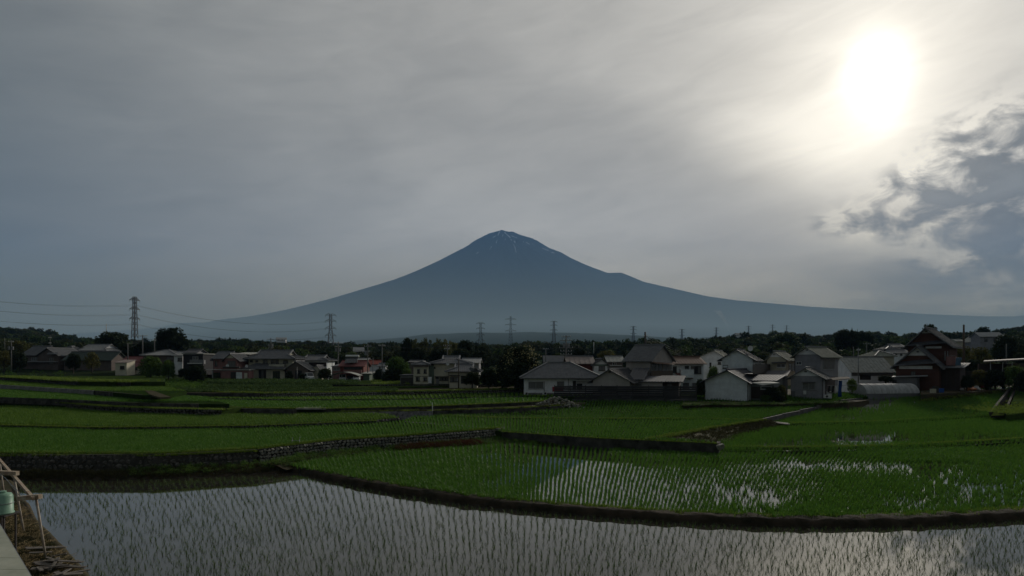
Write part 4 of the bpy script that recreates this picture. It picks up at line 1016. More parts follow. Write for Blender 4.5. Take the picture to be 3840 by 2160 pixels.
# ---- centre right: white bungalow
h = House('house', 'wide single-storey white house with grey hipped roof left of the black board fence', c4, (232,116), (805,116), 975)
h.block(232, 1190, 752, 558, d=10, roof='hip', wall='white', rmat='kawara', over=.95, xr=820, ribs=.55, frac=.48)
h.win(283,803,480,895, pm=M_curt, fm=M_alu); h.win(655,800,752,888, pm=M_curt, mull=0)
h.panel(915,830,985,915, M_glass, 'door'); h.panel(862,790,905,915, M_frame, 'shutter'); h.pipe(490,800,975); h.pipe(805,760,930)
h.slabroof([(865,788,-1.3),(1130,783,-1.3),(1130,775,0),(865,780,0)], RM['pale'])
MB().box(-.05, h.W+.03, -.06, -.003, -1.2, .35).build('plinth', M_conc, h.root)
# gabled plaster shed behind the fence
h = House('shed', 'taupe plaster shed with dark hatch, gable end looking over the black fence', c4, (1125,111.5), (1605,108.5), 935, 'shed')
h.block(1125, 1605, 790, 650, d=12, roof='gy', wall='taupe', rmat='kawarad', over=.9, xr=1345, below=2.2, ribs=.5); h.vent(.22)
h.panel(1200,885,1432,935, M_wood, 'hatch', t_=.25); h.slabroof([(1185,885,-.8),(1440,875,-.8),(1440,868,0),(1185,876,0)], M_steel, name='hatch_hood')
# two-storey house with speckled tile roof
h = House('house', 'tall two-storey taupe house with speckled grey tile roof and steep side gable', c4, (1560,122), (1880,118.5), 925)
h.block(1560, 1885, 512, 335, d=9, roof='gx', wall='taupe', rmat='kawara', over=.8, gover=.55, xr=1900, below=2.5, ribs=.4)
u1 = h.last[1]
h.win(1890,570,2030,735, 'R', u1, mull=2, fm=M_frame, pm=M_glass); h.win(2042,575,2155,700, 'R', u1, mull=1, fm=M_alu, pm=M_curt)
h.balcony(1893,665,2170,740, M_wood, .9, u1, face='R'); h.pipe(1884,515,735)
h.roof([[(u1,0,h.r(1900,545,u1)[1]),(u1,8,h.r(2130,560,u1)[1]),(u1+1.2,8,h.r(2130,560,u1)[1]-.3),(u1+1.2,0,h.r(1900,545,u1)[1]-.3)]], RM['brown'], .08, 0, (), 'canopy')
# low rear ranges between them
h = House('outbuilding', 'low taupe range with dark tile roof joining the shed to the tall house', c4, (1605,112), (2030,110), 930, 'outbuilding')
h.block(1605, 1770, 775, 640, d=7, roof='shed', wall='taupe', rmat='kawarad', over=.4, below=2.2); h.win(1612,830,1760,862, pm=M_curt, fm=M_alu, mull=1, sill=False)
h.block(1772, 2030, 805, 742, v0=-.6, d=6, roof='shed', wall='taupe', rmat='slate', over=.4, below=2.2)
h.block(2035, 2240, 800, 742, v0=.6, d=5, roof='shed', wall='darkbrown', rmat='kawarad', over=.9, below=2.2); h.win(2090,830,2160,908, at=.6, fm=M_frame, pm=M_curt, sill=False)
# house with ribbed metal roof behind the bungalow
h = House('house', 'low house with ribbed brown metal roof behind the white bungalow roof', c4, (790,135), (1140,135), 700)
h.block(800, 1135, 560, 482, d=8, roof='gx', wall='maroon', rmat='seam', over=.8, ribs=1.0, gover=.4)
h.block(1142, 1315, 578, 515, v0=-2.5, d=8, roof='gy', wall='white', rmat='kawarad', over=.5, xr=1238); h.win(1200,600,1285,660, at=-2.5, fm=M_frame, pm=M_curt)
h.panel(1142,578,1315,600, WM['green'], 'panel', at=-2.5)
h = House('house', 'small house with pale ribbed roof squeezed beside the tall tiled house', c4, (1330,150), (1520,150), 640)
h.block(1330, 1520, 540, 478, d=7, roof='gx', wall='brown', rmat='pale', over=.5, ribs=.8); h.win(1380,555,1430,590, fm=M_white)
h.slabroof([(1325,600,-1),(1505,595,-1),(1505,585,0),(1325,588,0)], RM['pale'])
h = House('house', 'white two-storey house with brown roof and pale balcony, behind the fence end', c4, (2165,128), (2560,128), 900)
h.block(2165, 2570, 562, 488, d=8, roof='gx', wall='bluewhite', rmat='brown', over=.8, ribs=.6); h.win(2165,605,2218,690, mull=0, fm=M_frame, pm=M_glass)
h.win(2325,600,2380,690, fm=M_frame); h.win(2405,600,2540,700, fm=M_frame, mull=2, pm=[M_curt, M_glass]); h.balcony(2280,645,2445,745, WM['bluewhite'], 1.4)
h.slabroof([(2200,700,-1.2),(2430,765,-1.2),(2430,740,0),(2270,690,0)], RM['maroon']); h.win(2300,820,2380,890, fm=M_frame, pm=M_curt); h.win(2420,820,2520,890, fm=M_alu, pm=[M_curt, M_glass])
# ---- right: white barn and its neighbours
h = House('barn', 'pale windowless barn with lapped siding and dark roof facing the paddy', c5, (290,112.6), (850,108.2), 1135, 'barn')
h.block(290, 850, 868, 728, d=13, roof='gy', wall='bluewhite', rmat='slate', over=.8, xr=590, gover=.9, ribs=.9, below=1.5)
W_ = h.W; zt = h.last[4]; h.sidings(13, .1, zt-.1, .08, W_-.08, WM['bluewhite']); h.pipe(290,880,1135); h.pipe(850,870,1135)
h.block(870, 1190, 860, 795, v0=2, d=7, roof='shed', wall='darkgrey', rmat='slate', over=.6, below=1.2); h.slabroof([(905,885,-1.0),(1045,918,-2.0),(1265,890,-1.0),(1130,868,1.9)], RM['pale'], name='awning')
h.panel(900,940,1180,1100, WM['darkbrown'], 'door', at=2); h.win(1020,935,1160,975, at=1.94, fm=M_white, pm=M_glass, mull=0)  # darkness of the open porch painted as a dark brown sheet, no door leaf
h = House('house', 'white two-storey house with dark ribbed roof and black balcony above the barn', c5, (510,123), (915,120), 900)
h.block(510, 915, 575, 462, d=8, roof='gy', wall='bluewhite', rmat='slate', over=.85, xr=705, gover=.6, ribs=.8, below=3)
u1 = h.last[1]; h.win(525,655,592,700, fm=M_frame, mull=0); h.sidings(7, h.f(700,760)[1], h.f(700,590)[1], .05, u1-.05, WM['bluewhite'])
h.win(945,640,1035,745, 'R', u1, fm=M_frame, pm=[M_glass, M_curt]); h.win(1020,600,1062,640, 'R', u1, fm=M_alu); h.balcony(918,650,1160,748, M_frame, 1.6, u1, face='R')
h.block(935, 1330, 800, 740, v0=3.0, d=5, roof='shed', wall='darkgrey', rmat='slate', over=.5, below=3)
dish('white satellite dish on the ridge of the dark-roofed two-storey house', c5, 884, 440, 124, .55)
h = House('house', 'white gabled house with pale verge boards behind the dark-roofed one', c5, (195,142), (560,139), 780)
h.block(195, 560, 560, 472, d=9, roof='gy', wall='white', rmat='olive', over=.7, xr=415, ribs=.7); h.panel(350,625,375,690, M_frame, 'door'); h.win(460,615,500,650, fm=M_frame)
h = House('house', 'two-storey beige house with cream gable top, left neighbour of the brown one', c5, (1100,130), (1350,127.5), 800)
h.block(1100, 1350, 580, 485, d=7, roof='gy', wall='beige', rmat='olive', over=.7, xr=1195, gover=.5, below=2); h.tri(WM['white'], .7); h.vent(.4); u1 = h.last[1]
h.win(1230,642,1340,690, fm=M_white, pm=M_curt); h.panel(1165,630,1225,695, WM['beige'], 'shutter'); h.win(1382,640,1460,732, 'R', u1, fm=M_alu, pm=M_curt)
h.slabroof([(1160,630,-.7),(1355,625,-.7),(1355,612,0),(1160,618,0)], RM['kawarad'])
h = House('house', 'two-storey brown-grey house with olive tiled roof and caged side window', c5, (1465,126), (1800,122), 820)
h.block(1465, 1800, 535, 428, d=8, roof='gy', wall='grey', rmat='olive', over=.75, xr=1625, gover=.7, ribs=.5, below=2); h.tri(WM['white'], .86); h.vent(.35); u1 = h.last[1]
h.win(1483,612,1552,655, fm=M_white); h.win(1828,578,1980,712, 'R', u1, fm=M_alu, pm=M_curt, mull=2); h.pipe(1465,520,740)
h = House('house', 'low grey house front with white gable top and barred kitchen window', c5, (1410,114), (1825,111), 1100)
h.block(1410, 1825, 818, 705, d=9, roof='gy', wall='grey', rmat='kawara', over=.75, xr=1605, gover=.6, ribs=.5); h.tri(WM['white'], .84); h.vent(.35); u1 = h.last[1]
w_ = h.win(1565,885,1730,975, fm=M_alu, pm=M_curt, mull=1); mb = MB()
a_, z1_ = h.f(1568,890); b_, z0_ = h.f(1728,970)
for i in range(5): mb.bar((a_, -.18, z0_+(z1_-z0_)*i/4), (b_, -.18, z0_+(z1_-z0_)*i/4), .025)
mb.build('window_bars', M_alu, w_); h.panel(1577,990,1613,1040, M_white, 'water_heater', t_=.25); h.panel(1560,878,1735,886, M_frame, 'hood', t_=.5)
h.panel(1412,995,1470,1100, WM['darkgrey'], 'board'); h.pipe(1826,820,1090); h.panel(1860,830,1985,1085, WM['darkbrown'], 'porch_wall', 'R', u1)
h.slabroof([(1925,825,.5),(1965,853,-1.2),(2200,832,-1.2),(2150,808,.5)], M_wood, name='porch_roof')
# long store with ribbed roof
h = House('storehouse', 'long pale storehouse with ribbed cement roof behind the plastic tunnel', c6, (320,140), (870,140), 960, 'storehouse')
h.block(320, 875, 735, 562, d=9, roof='gx', wall='white', rmat='pale', over=.6, ribs=.75, below=1.5, gover=.3); h.panel(432,785,575,850, M_frame, 'shutter'); h.panel(325,740,870,800, WM['darkgrey'], 'fascia')  # darker grey strip along the top of the white wall, below the eave
# big traditional house
h = House('farmhouse', 'large dark traditional farmhouse with stacked tiled gables and red-brown walls', c6, (935,127), (1540,121.5), 985, 'farmhouse')
h.block(905, 1465, 652, 415, d=9, roof='gy', wall='farm', rmat='kawara', over=.8, xr=1190, gover=1.1, ribs=.42, below=1.5, t_=.28); h.vent(.3)
h.tri(WM['white'], .5); gb = h.gab
h.slabroof([(872,668,-1.5),(1475,625,-1.5),(1420,560,.3),(930,610,.3)], RM['kawarad'], ribs=.42, name='skirt_roof')
h.panel(945,668,1380,710, WM['white'], 'plaster_band')
h.block(1062, 1600, 388, 178, v0=5.0, d=10, roof='gy', wall='farm', rmat='kawara', over=.8, xr=1300, gover=1.2, ribs=.42, below=1.5, t_=.28); h.tri(WM['white'], .30); h.vent(.22)
h.slabroof([(1030,405,3.6),(1560,365,3.6),(1500,325,5.3),(1090,360,5.3)], RM['kawarad'], ribs=.42, name='skirt_roof'); h.panel(1290,415,1500,438, WM['white'], 'plaster_band', at=5.0)
h.block(1440, 1740, 690, 640, v0=2.5, d=7, roof='shed', wall='darkbrown', rmat='kawara', over=.8, below=1.5); h.balcony(1560,545,1680,655, WM['pink'], 1.4, at=5.0)
for x in (1560,1620,1680): h.pipe(x,700,930, at=2.2)
for x in (1540,1575): h.panel(x,475,x+12,600, M_alu, 'post', at=4.9)
h.win(1100,740,1160,800, fm=M_frame, pm=M_curt); h.slabroof([(850,812,-3.2),(1320,797,-3.2),(1320,790,0),(870,800,0)], RM['tin'], name='lean_to_roof')
h.block(852, 1175, 820, None, v0=-2.8, d=2.7, roof='none', wall='darkgrey'); h.panel(860,850,915,890, M_frame, 'hatch', at=-2.8)
# open shed at the right edge
h = House('shed', 'open timber shed with long flat roof at the far right edge', c6, (2130,128), (2560,126), 745, 'shed')
h.block(2400, 2700, 640, None, v0=1, d=5, roof='none', wall='brown'); h.slabroof([(2045,608,-1.2),(2700,572,-1.2),(2700,560,5),(2060,596,5)], RM['seam'], t_=.25, name='roof')
for x in (2137,2295,2420): h.panel(x-5,622,x+5,745, M_alu, 'post', at=-.8, t_=.12)
MB().box(-6, 16, -.9, -.5, -1.2, .1).build('concrete_sill', M_concd, h.root); h.block(1990, 2400, 640, None, v0=3.5, d=1, roof='none', wall='darkbrown')
# houses on the slope behind
def small(label, cr, xa, xb, ye, yr, yb, Y, roof='gx', wall='white', rmat='kawara', d=7, xr=None, wins=(), dY=0, **k):
    h = House('house', label, cr, (xa, Y), (xb, Y-dY), yb); h.block(xa, xb, ye, yr, d=d, roof=roof, wall=wall, rmat=rmat, over=k.pop('over', .6), xr=xr, below=k.pop('below', 2.5), **k)
    for q in wins: h.win(*q, fm=M_frame, pm=M_curt)
    return h
small('hip-roofed pale house peeping over the ribbed storehouse roof', c6, 640, 880, 540, 475, 640, 170, 'hip', 'beige', 'olive', 8)
small('white hillside house left of the farmhouse, the topmost of its cluster', c6, 880, 1020, 420, 385, 470, 235, 'gx', 'white', 'kawara', wins=[(930,428,950,450),(970,425,990,450)])
small('white hillside house just under the topmost one beside the farmhouse', c6, 870, 1080, 500, 455, 580, 215, 'gx', 'white', 'kawara', wins=[(890,510,920,535),(960,508,985,535)])
small('grey hip-roofed house on the slope left of the white cluster', c6, 780, 930, 448, 418, 490, 225, 'hip', 'grey', 'kawara')
small('tall grey gabled house alone on the wooded slope right of the farmhouse', c6, 1925, 2110, 350, 285, 430, 330, 'gy', 'grey', 'pale', 9, wins=[(1990,360,2010,400)])
small('low pale house at the far right edge high on the slope', c6, 2420, 2576, 345, 312, 380, 340, 'gx', 'grey', 'kawarap')
small('pale-roofed shed seen right of the farmhouse roof', c6, 1690, 1790, 345, 322, 375, 320, 'gx', 'beige', 'pale', 6)
# ---- centre: cream houses
h = House('house', 'boxy two-storey cream house with four dark windows in two rows', kc, (440,134), (905,134), 1195)
h.block(440, 905, 570, 485, d=8, roof='hip', wall='cream', rmat='kawara', over=.5, frac=.5, below=1.5); h.panel(425,575,920,652, WM['brown'], 'fascia', t_=.35)
for q in ((555,725,645,858),(765,725,858,858),(515,975,635,1105),(757,985,875,1105)): h.win(*q, fm=M_frame, pm=[M_glass, M_curt])
h.panel(440,948,905,962, M_frame, 'string_course', t_=.1); h.panel(680,655,700,1190, WM['cream'], 'pilaster', t_=.18); h.panel(440,655,470,1190, WM['cream'], 'pilaster', t_=.18)
h.panel(915,975,1020,1180, WM['white'], 'block_screen', t_=.3); h.block(910, 1085, 610, None, v0=1.5, d=5, roof='none', wall='green')
h = House('house', 'cream house with tall blank wall under a curved grey tile roof', kc, (1085,136), (1430,136), 1195)
h.block(1085, 2120, 525, 305, d=9, roof='iri', wall='cream', rmat='kawara', over=.9, xr=1590, frac=.5, ribs=.42, below=1.5); h.win(1085,640,1140,700, fm=M_frame, pm=M_curt)
h.panel(1130,955,1565,975, M_frame, 'hood', t_=.6); h.win(1275,990,1555,1085, fm=M_frame, pm=[M_curt, M_glass], mull=4); h.panel(1140,985,1250,1035, M_frame, 'shutter'); h.panel(1165,1035,1260,1190, WM['grey'], 'door')
h = House('house', 'lower cream wing with patterned tile roof, right of the tall blank wall', kc, (1570,131), (1960,131), 1200)
h.block(1590, 2480, 790, 572, d=8, roof='iri', wall='cream', rmat='kawara', over=.9, xr=2080, frac=.5, ribs=.42, below=1.5, gw=2.4); h.win(1605,975,1890,1130, fm=M_frame, pm=[M_curt, M_glass, M_curt, M_alu], mull=3)
h.panel(1590,915,1930,945, M_frame, 'hood', t_=.5); h.panel(1960,930,2120,1190, M_frame, 'shutter'); h.pipe(1560,800,1195)
h.slabroof([(2230,700,-1.6),(2440,680,-1.6),(2560,770,-.2),(2300,800,-1.6)], RM['kawara'], name='dormer_roof')
dish('white satellite dish on the cream wall between the two tiled roofs', kc, 1537, 552, 131.5, .36)
h = House('garage', 'low dark garage with flat roof at the left of the boxy cream house', kc, (10,135), (435,135), 1190, 'garage'); h.block(10, 432, 935, None, d=6, roof='flat', wall='darkgrey', rmat='slate', over=.2); h.panel(30,1000,410,1185, M_frame, 'shutter')
small('plain grey roof showing behind the curved tile roof', kc, 2010, 2540, 520, 390, 700, 160, 'gx', 'grey', 'kawarap', 10)
small('small dark-roofed house in the dip behind the boxy cream house', kc, 310, 640, 500, 462, 620, 165, 'gx', 'brown', 'kawarad', 6)
# ---- left centre
h = House('house', 'large two-storey beige house with broad grey tiled roof and balcony', c2, (945,163), (1600,163), 890)
h.block(935, 1600, 580, 457, v0=1.5, d=9, roof='iri', wall='beige', rmat='kawara', over=1.0, xr=1260, frac=.45, ribs=.45, gw=3.0, below=2)
h.block(960, 1480, 745, None, v0=0, d=3, roof='none', wall='cream'); h.slabroof([(805,735,-1.1),(1500,740,-1.1),(1500,690,1.5),(1050,648,1.5)], RM['kawara'], ribs=.45, name='lower_roof')
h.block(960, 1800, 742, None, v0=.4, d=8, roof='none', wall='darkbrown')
for q in ((955,605,1000,635),(1040,605,1080,635),(1460,608,1533,652)): h.win(*q, at=1.5, fm=M_frame, pm=M_glass)
h.win(1152,598,1222,665, at=1.5, fm=M_frame, pm=[M_glass, M_curt]); h.win(1268,600,1390,675, at=1.5, fm=M_frame, pm=[M_glass, M_curt], mull=2); h.balcony(1240,672,1465,700, WM['cream'], 1.2, at=1.5)
h.panel(1020,745,1085,890, WM['beige'], 'shutter', t_=.1); h.panel(1205,745,1275,890, WM['beige'], 'shutter', t_=.1); h.win(1090,750,1200,885, fm=M_frame, pm=[M_glass, M_curt], mull=2, sill=False); h.win(1300,770,1410,885, fm=M_frame, pm=M_glass, mull=2, sill=False)
h.block(1500, 1830, 738, 628, v0=-1.5, d=6, roof='gy', wall='brown', rmat='kawara', over=.8, xr=1650, ribs=.45); h.win(1640,760,1740,880, at=-1.5, fm=M_frame, pm=M_glass, sill=False)
h = House('house', 'two-storey pink house with cream gable above its bay window', c2, (405,160), (770,160), 885)
h.block(405, 600, 572, 487, v0=.8, d=7, roof='gx', wall='pink', rmat='kawara', over=.7, below=2); h.block(572, 765, 590, 515, v0=0, d=8, roof='gy', wall='pink', rmat='kawara', over=.8, xr=660, ribs=.45, below=2); h.tri(WM['cream'], .8)
h.win(425,615,465,695, at=.8, fm=M_frame, pm=[M_glass, M_curt]); h.win(620,618,738,710, fm=M_frame, pm=M_curt, mull=3); h.block(520, 935, 760, None, v0=-3, d=3, roof='flat', wall='pink', rmat='pale', over=.3)
h.panel(665,785,745,886, M_frame, 'door', at=-3); h.panel(748,788,835,888, WM['bluewhite'], 'shutter', at=-3); h.panel(872,800,915,888, WM['cream'], 'door', at=-3); h.balcony(545,705,790,725, M_frame, 1.0, at=-1.2)
h.slabroof([(290,748,-2.5),(520,748,-2.5),(520,740,0),(290,742,0)], RM['pale'], name='carport_roof'); h.panel(385,760,400,880, M_alu, 'post', at=-2.2); h.panel(402,795,505,870, M_glass, 'window_wall', at=-1)
dish('white satellite dish on the flat roof in front of the pink house', c2, 616, 690, 158, .42); dish('white satellite dish on the lower roof of the large beige house', c2, 905, 695, 161.5, .42)
small('dark house with one pale sloping roof edge between the pink and beige houses', c2, 715, 935, 520, 497, 700, 182, 'shed', 'darkbrown', 'pale', 7, wins=[(890,588,915,612)])
small('small hip-roofed house left of the pink house', c2, 260, 420, 575, 525, 745, 172, 'hip', 'darkbrown', 'kawara', 7)
h = small('two-storey house with arched tile roof right of the large beige house', c2, 1700, 2110, 605, 533, 800, 172, 'iri', 'bluewhite', 'kawara', 8, xr=1900, frac=.45, gw=2.4, over=.8, wins=[(1742,650,1790,690),(1857,650,1905,680),(1950,650,2062,683)])
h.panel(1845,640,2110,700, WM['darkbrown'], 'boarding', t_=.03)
small('low gabled wing in front of the arched-roof house', c2, 1835, 2015, 745, 692, 830, 166, 'gy', 'cream', 'kawara', 6, xr=1965)
h = House('house', 'dark red house with solar heater on its roof behind the carport', c3, (65,166), (440,166), 735)
h.block(130, 440, 615, 552, d=7, roof='gx', wall='maroon', rmat='maroon', over=.6, ribs=.6, below=2); h.block(20, 130, 625, 600, d=6, v0=.5, roof='shed', wall='pink', rmat='kawara', over=.3); h.win(35,635,125,675, at=.5, fm=M_alu, pm=M_curt)
h.panel(180,668,425,722, WM['pink'], 'balcony_wall', t_=.9); h.win(180,630,420,665, fm=M_frame, pm=M_glass, mull=3)
hs = empty('solar_heater', Pt(*c3(275,572), 167), 0, 'solar water heater with white tank on the dark red roof', 'solar heater'); MB().slab([(-1.6,-1,0),(1.6,-1,0),(1.6,1.2,1.5),(-1.6,1.2,1.5)], .12).build('collector', M_glass, hs); MB().tube([(-1.8,1.2,1.8),(1.8,1.2,1.8)], .32, 8).build('tank', M_white, hs); MB().box(-1.5,1.5,.9,1.1,-.6,1.3).build('frame', M_alu, hs)
h = House('carport', 'arched metal carport roof on thin posts with two white cars under it', c3, (15,158), (400,158), 820, 'carport'); mb = MB(); n = 10
u0 = h.f(15,742)[0]; u1 = h.f(400,742)[0]; z0 = h.f(15,742)[1]
for i in range(n):
    a, b = i/n, (i+1)/n; za, zb2 = z0+math.sin(a*math.pi)*.9, z0+math.sin(b*math.pi)*.9; ua, ub = u0+(u1-u0)*a, u0+(u1-u0)*b
    mb.slab([(ua,-2.5,za),(ub,-2.5,zb2),(ub,2.5,zb2),(ua,2.5,za)], .06)
mb.build('roof', RM['pale'], h.root)
for x in (30,150,400): h.panel(x-3,742,x+3,820, M_alu, 'post', at=-2.3, t_=.1)
h = small('black box-shaped house with a white balcony rail', c1, 2210, 2450, 800, None, 960, 166, 'flat', 'black', 'pale', 8, over=.3, below=2); h.win(2325,825,2395,870, fm=M_alu, pm=M_curt); h.balcony(2290,870,2460,912, M_steel, 1.0); h.panel(2285,905,2465,915, M_white, 'balcony_edge', t_=1.1)
small('red-roofed house far off between the utility poles', c3, 490, 640, 590, 547, 650, 222, 'gx', 'white', 'red', 7, wins=[(520,600,540,625)])
small('white house far off beside the red-roofed one', c3, 350, 480, 545, 515, 640, 235, 'gx', 'white', 'kawarap', 7)
small('white house far off under the dark red slope, right of the red-roofed one', c3, 640, 735, 620, 585, 680, 215, 'gx', 'white', 'kawara', 6, wins=[(650,630,670,655)])
small('teal-walled shed beside the utility poles', c3, 440, 520, 720, 700, 800, 162, 'shed', 'green', 'pale', 5)
# ---- far left
h = House('house', 'brown farmhouse with long grey roof and twin gables at far left', c1, (270,203), (700,200), 955)
h.block(275, 475, 798, 708, d=8, roof='gx', wall='brown', rmat='kawara', over=.8, ribs=.5, below=2.5); h.block(462, 700, 808, 728, v0=-1.2, d=9, roof='gy', wall='brown', rmat='kawara', over=.8, xr=578, below=2.5)
h.win(382,835,450,878, fm=M_alu, pm=M_curt, mull=2); h.win(600,845,645,905, at=-1.2, fm=M_alu, pm=M_curt); h.slabroof([(560,800,-2.5),(700,795,-2.5),(700,780,-1.2),(600,765,-1.2)], RM['kawara']); h.panel(330,885,740,895, M_alu, 'rail', t_=2.0)
small('white house with dark hipped roof behind the twin-gabled farmhouse', c1, 650, 900, 765, 705, 860, 218, 'hip', 'white', 'kawarad', 9, wins=[(700,768,752,808)])
h = small('temple-like house with sweeping pale tiled roof in front of the big round tree', c1, 960, 1270, 752, 682, 800, 222, 'iri', 'white', 'kawarap', 9, over=1.2, frac=.4, gw=2.2); h.panel(1050,758,1240,795, M_frame, 'boarding', t_=.08)
h = small('long low house with dark green roof behind the garden trees', c1, 775, 1345, 862, 775, 925, 198, 'gx', 'brown', 'darkgreen', 8, over=.7, ribs=.5)
small('pale tile-capped annex at the right end of the green roof', c1, 1275, 1335, 800, 768, 850, 205, 'gx', 'white', 'kawara', 5)
h = House('shed', 'cream shed with small dark window beside the maroon roofs', c1, (1390,180), (1530,180), 1012, 'shed'); h.block(1392, 1530, 902, 872, d=4, roof='shed', wall='cream', rmat='seam', over=.3, below=2, t_=.1); h.win(1450,940,1503,980, fm=M_frame, pm=M_glass)
h = House('house', 'low cream house under two stepped maroon roofs', c1, (1535,186), (1715,186), 1025); h.block(1470, 1712, 888, 835, v0=3.5, d=6, roof='gx', wall='brown', rmat='maroon', over=.4, ribs=0, below=3); h.block(1540, 1700, 950, 895, v0=0, d=3.5, roof='shed', wall='cream', rmat='maroon', over=.4, ribs=0, below=2); h.win(1612,955,1662,990, fm=M_frame, pm=M_glass)
h = House('house', 'wide two-storey house with pale grey hipped roof behind the rounded garden trees', c1, (1730,190), (2110,190), 960)
h.block(1730, 2115, 808, 748, d=9, roof='hip', wall='brown', rmat='kawarap', over=.8, xr=1950, ribs=.5, below=3); h.block(2100, 2205, 812, 772, v0=-1, d=7, roof='gx', wall='white', rmat='kawarap', over=.5, below=3); h.win(2145,840,2203,885, at=-1, fm=M_frame, pm=[M_glass, M_curt]); h.win(2010,830,2095,872, fm=M_frame, pm=M_curt)
small('little grey-roofed house peeping behind the black box-shaped house', c1, 2235, 2370, 780, 745, 850, 185, 'gx', 'grey', 'kawarad', 6)
def far(label, px, py, wd, ht, Y, wl, rf):
    p = Pt(px, py, Y); o = empty('house', p, rnd.uniform(-.4, .4), label, 'house'); w2, d2 = wd/2, 4
    mb = MB().box(-w2, w2, -d2, d2, -1.5, ht).add([(-w2,-d2,ht),(-w2,d2,ht),(-w2,0,ht+2)], [(0,1,2)]).add([(w2,-d2,ht),(w2,d2,ht),(w2,0,ht+2)], [(0,1,2)]); mb.build('wall', WM[wl], o)
    MB().slab([(-w2-.5,-d2-.6,ht-.2),(w2+.5,-d2-.6,ht-.2),(w2+.5,0,ht+2.1),(-w2-.5,0,ht+2.1)], .2).slab([(w2+.5,d2+.6,ht-.2),(-w2-.5,d2+.6,ht-.2),(-w2-.5,0,ht+2.1),(w2+.5,0,ht+2.1)], .2).build('roof', RM[rf], o)
    for k in (-.5, .3): MB().box(w2*k-.7, w2*k+.7, -d2-.06, -d2-.003, ht*.45, ht*.8).build('window', M_glass, o)
far('long white building on the distant wooded ridge left of the second pylon', 1055, 1279, 9, 1.6, 620, 'white', 'tin')
far('white farmhouse tucked in the far woods at the right, above the ribbed storehouse', 3700, 1300, 10, 5, 300, 'grey', 'kawarap')
far('small pale house in the far woods above the red-roofed house', 1345, 1332, 5, 2.2, 330, 'beige', 'kawarap')
far('tiny white house at the wood edge over the pale barn', 2770, 1262, 9, 2.5, 800, 'white', 'tin')
far('grey-roofed house behind the chestnut tree, far off', 2075, 1380, 6, 2, 200, 'white', 'kawara')
# ---- black board fence on its footing
f0 = Pt(*c4(625,1100), 109.5); f1 = Pt(*c4(2480,1106), 107.5); fe = empty('fence', f0, math.atan2(f1.y-f0.y, f1.x-f0.x), 'long black horizontal board fence along the back of the green paddy', 'fence'); fL = (f1-f0).length
M_board = mat('black_board', (.022,.021,.023), .75, c2=(.055,.052,.054), ns=2.0, stretch=(.3,1,6), bump=.3, rand=.3)
nseg = 9; rows = 6; hb = 2.35
bm_ = [MB().box(-fL/nseg/2+.012, fL/nseg/2-.012, -.03, .02, 0, hb/rows-.05).mesh('board', M_board) for _ in range(1)]
for i in range(nseg):
    for j in range(rows): link('board', bm_[0], fe, (fL*(i+.5)/nseg, -.06+rnd.uniform(-.012,.012)+(.03 if j % 2 else 0), 1.0+hb*j/rows+rnd.uniform(-.01,.01)))
for i in range(nseg+1): MB().box(fL*i/nseg-.07, fL*i/nseg+.07, .02, .16, .2, 3.45).build('post', M_frame, fe)
MB().box(-.1, fL+.1, -.12, .35, -1.5, .98).build('footing', mat('fence_footing', (.035,.034,.033), .95, c2=(.10,.098,.09), ns=.9, bump=.5), fe)
# plastic tunnel
g0 = P5.px(*c6(522,1102)); g1 = P5.px(*c6(1215,1076)); ge = empty('greenhouse', g0, math.atan2(g1.y-g0.y, g1.x-g0.x), 'long plastic-covered tunnel greenhouse at the edge of the right paddy', 'greenhouse'); gL = (g1-g0).length
M_film = mat('plastic_film', (.55,.55,.55), .75, c2=(.34,.34,.34), ns=.6, stretch=(3,1,1), spec=.15, bump=.4, trans=.3)
R_ = 2.7; mb = MB(); n = 60; V = []; ns_ = 12
for i in range(n+1):
    for j in range(ns_+1):
        a = math.pi*j/ns_; k = 1+.018*math.sin(i*2.1)+.01*rnd.random(); V.append((gL*i/n, R_*.85-R_*.85*math.cos(a)*k, 1.0*min(1, 1)*0+1.0+(R_-.9)*math.sin(a)*k if True else 0))
mb.add(V, [(i*(ns_+1)+j, (i+1)*(ns_+1)+j, (i+1)*(ns_+1)+j+1, i*(ns_+1)+j+1) for i in range(n) for j in range(ns_)]); mb.build('film_roof', M_film, ge, sm=True)
MB().box(0, gL, -.02, .03, -.4, .98).build('film_skirt', mat('skirt_film', (.15,.148,.15), .5, c2=(.10,.098,.10), ns=.5), ge); MB().box(0, gL, R_*1.7-.03, R_*1.7+.02, -.4, .98).build('film_skirt', _mats['skirt_film'], ge)  # side film in a darker grey than the film roof
MB().add([(0,R_*.85-R_*.85*math.cos(math.pi*j/12), 1.0+(R_-.9)*math.sin(math.pi*j/12)) for j in range(13)]+[(0,R_*1.7,-.3),(0,0,-.3)], [tuple(range(15))]).build('end_film', M_film, ge)
MB().box(gL+.02, gL+.08, .2, R_*1.5, -.3, 2.2).build('door', M_frame, ge)
for i in range(8): MB().tube([(gL*i/7+(.02 if i == 0 else 0), R_*.85-(R_*.85+.03)*math.cos(math.pi*j/8), 1.0+(R_-.87)*math.sin(math.pi*j/8)) for j in range(9)], .025, 4).build('hoop', M_steel, ge)
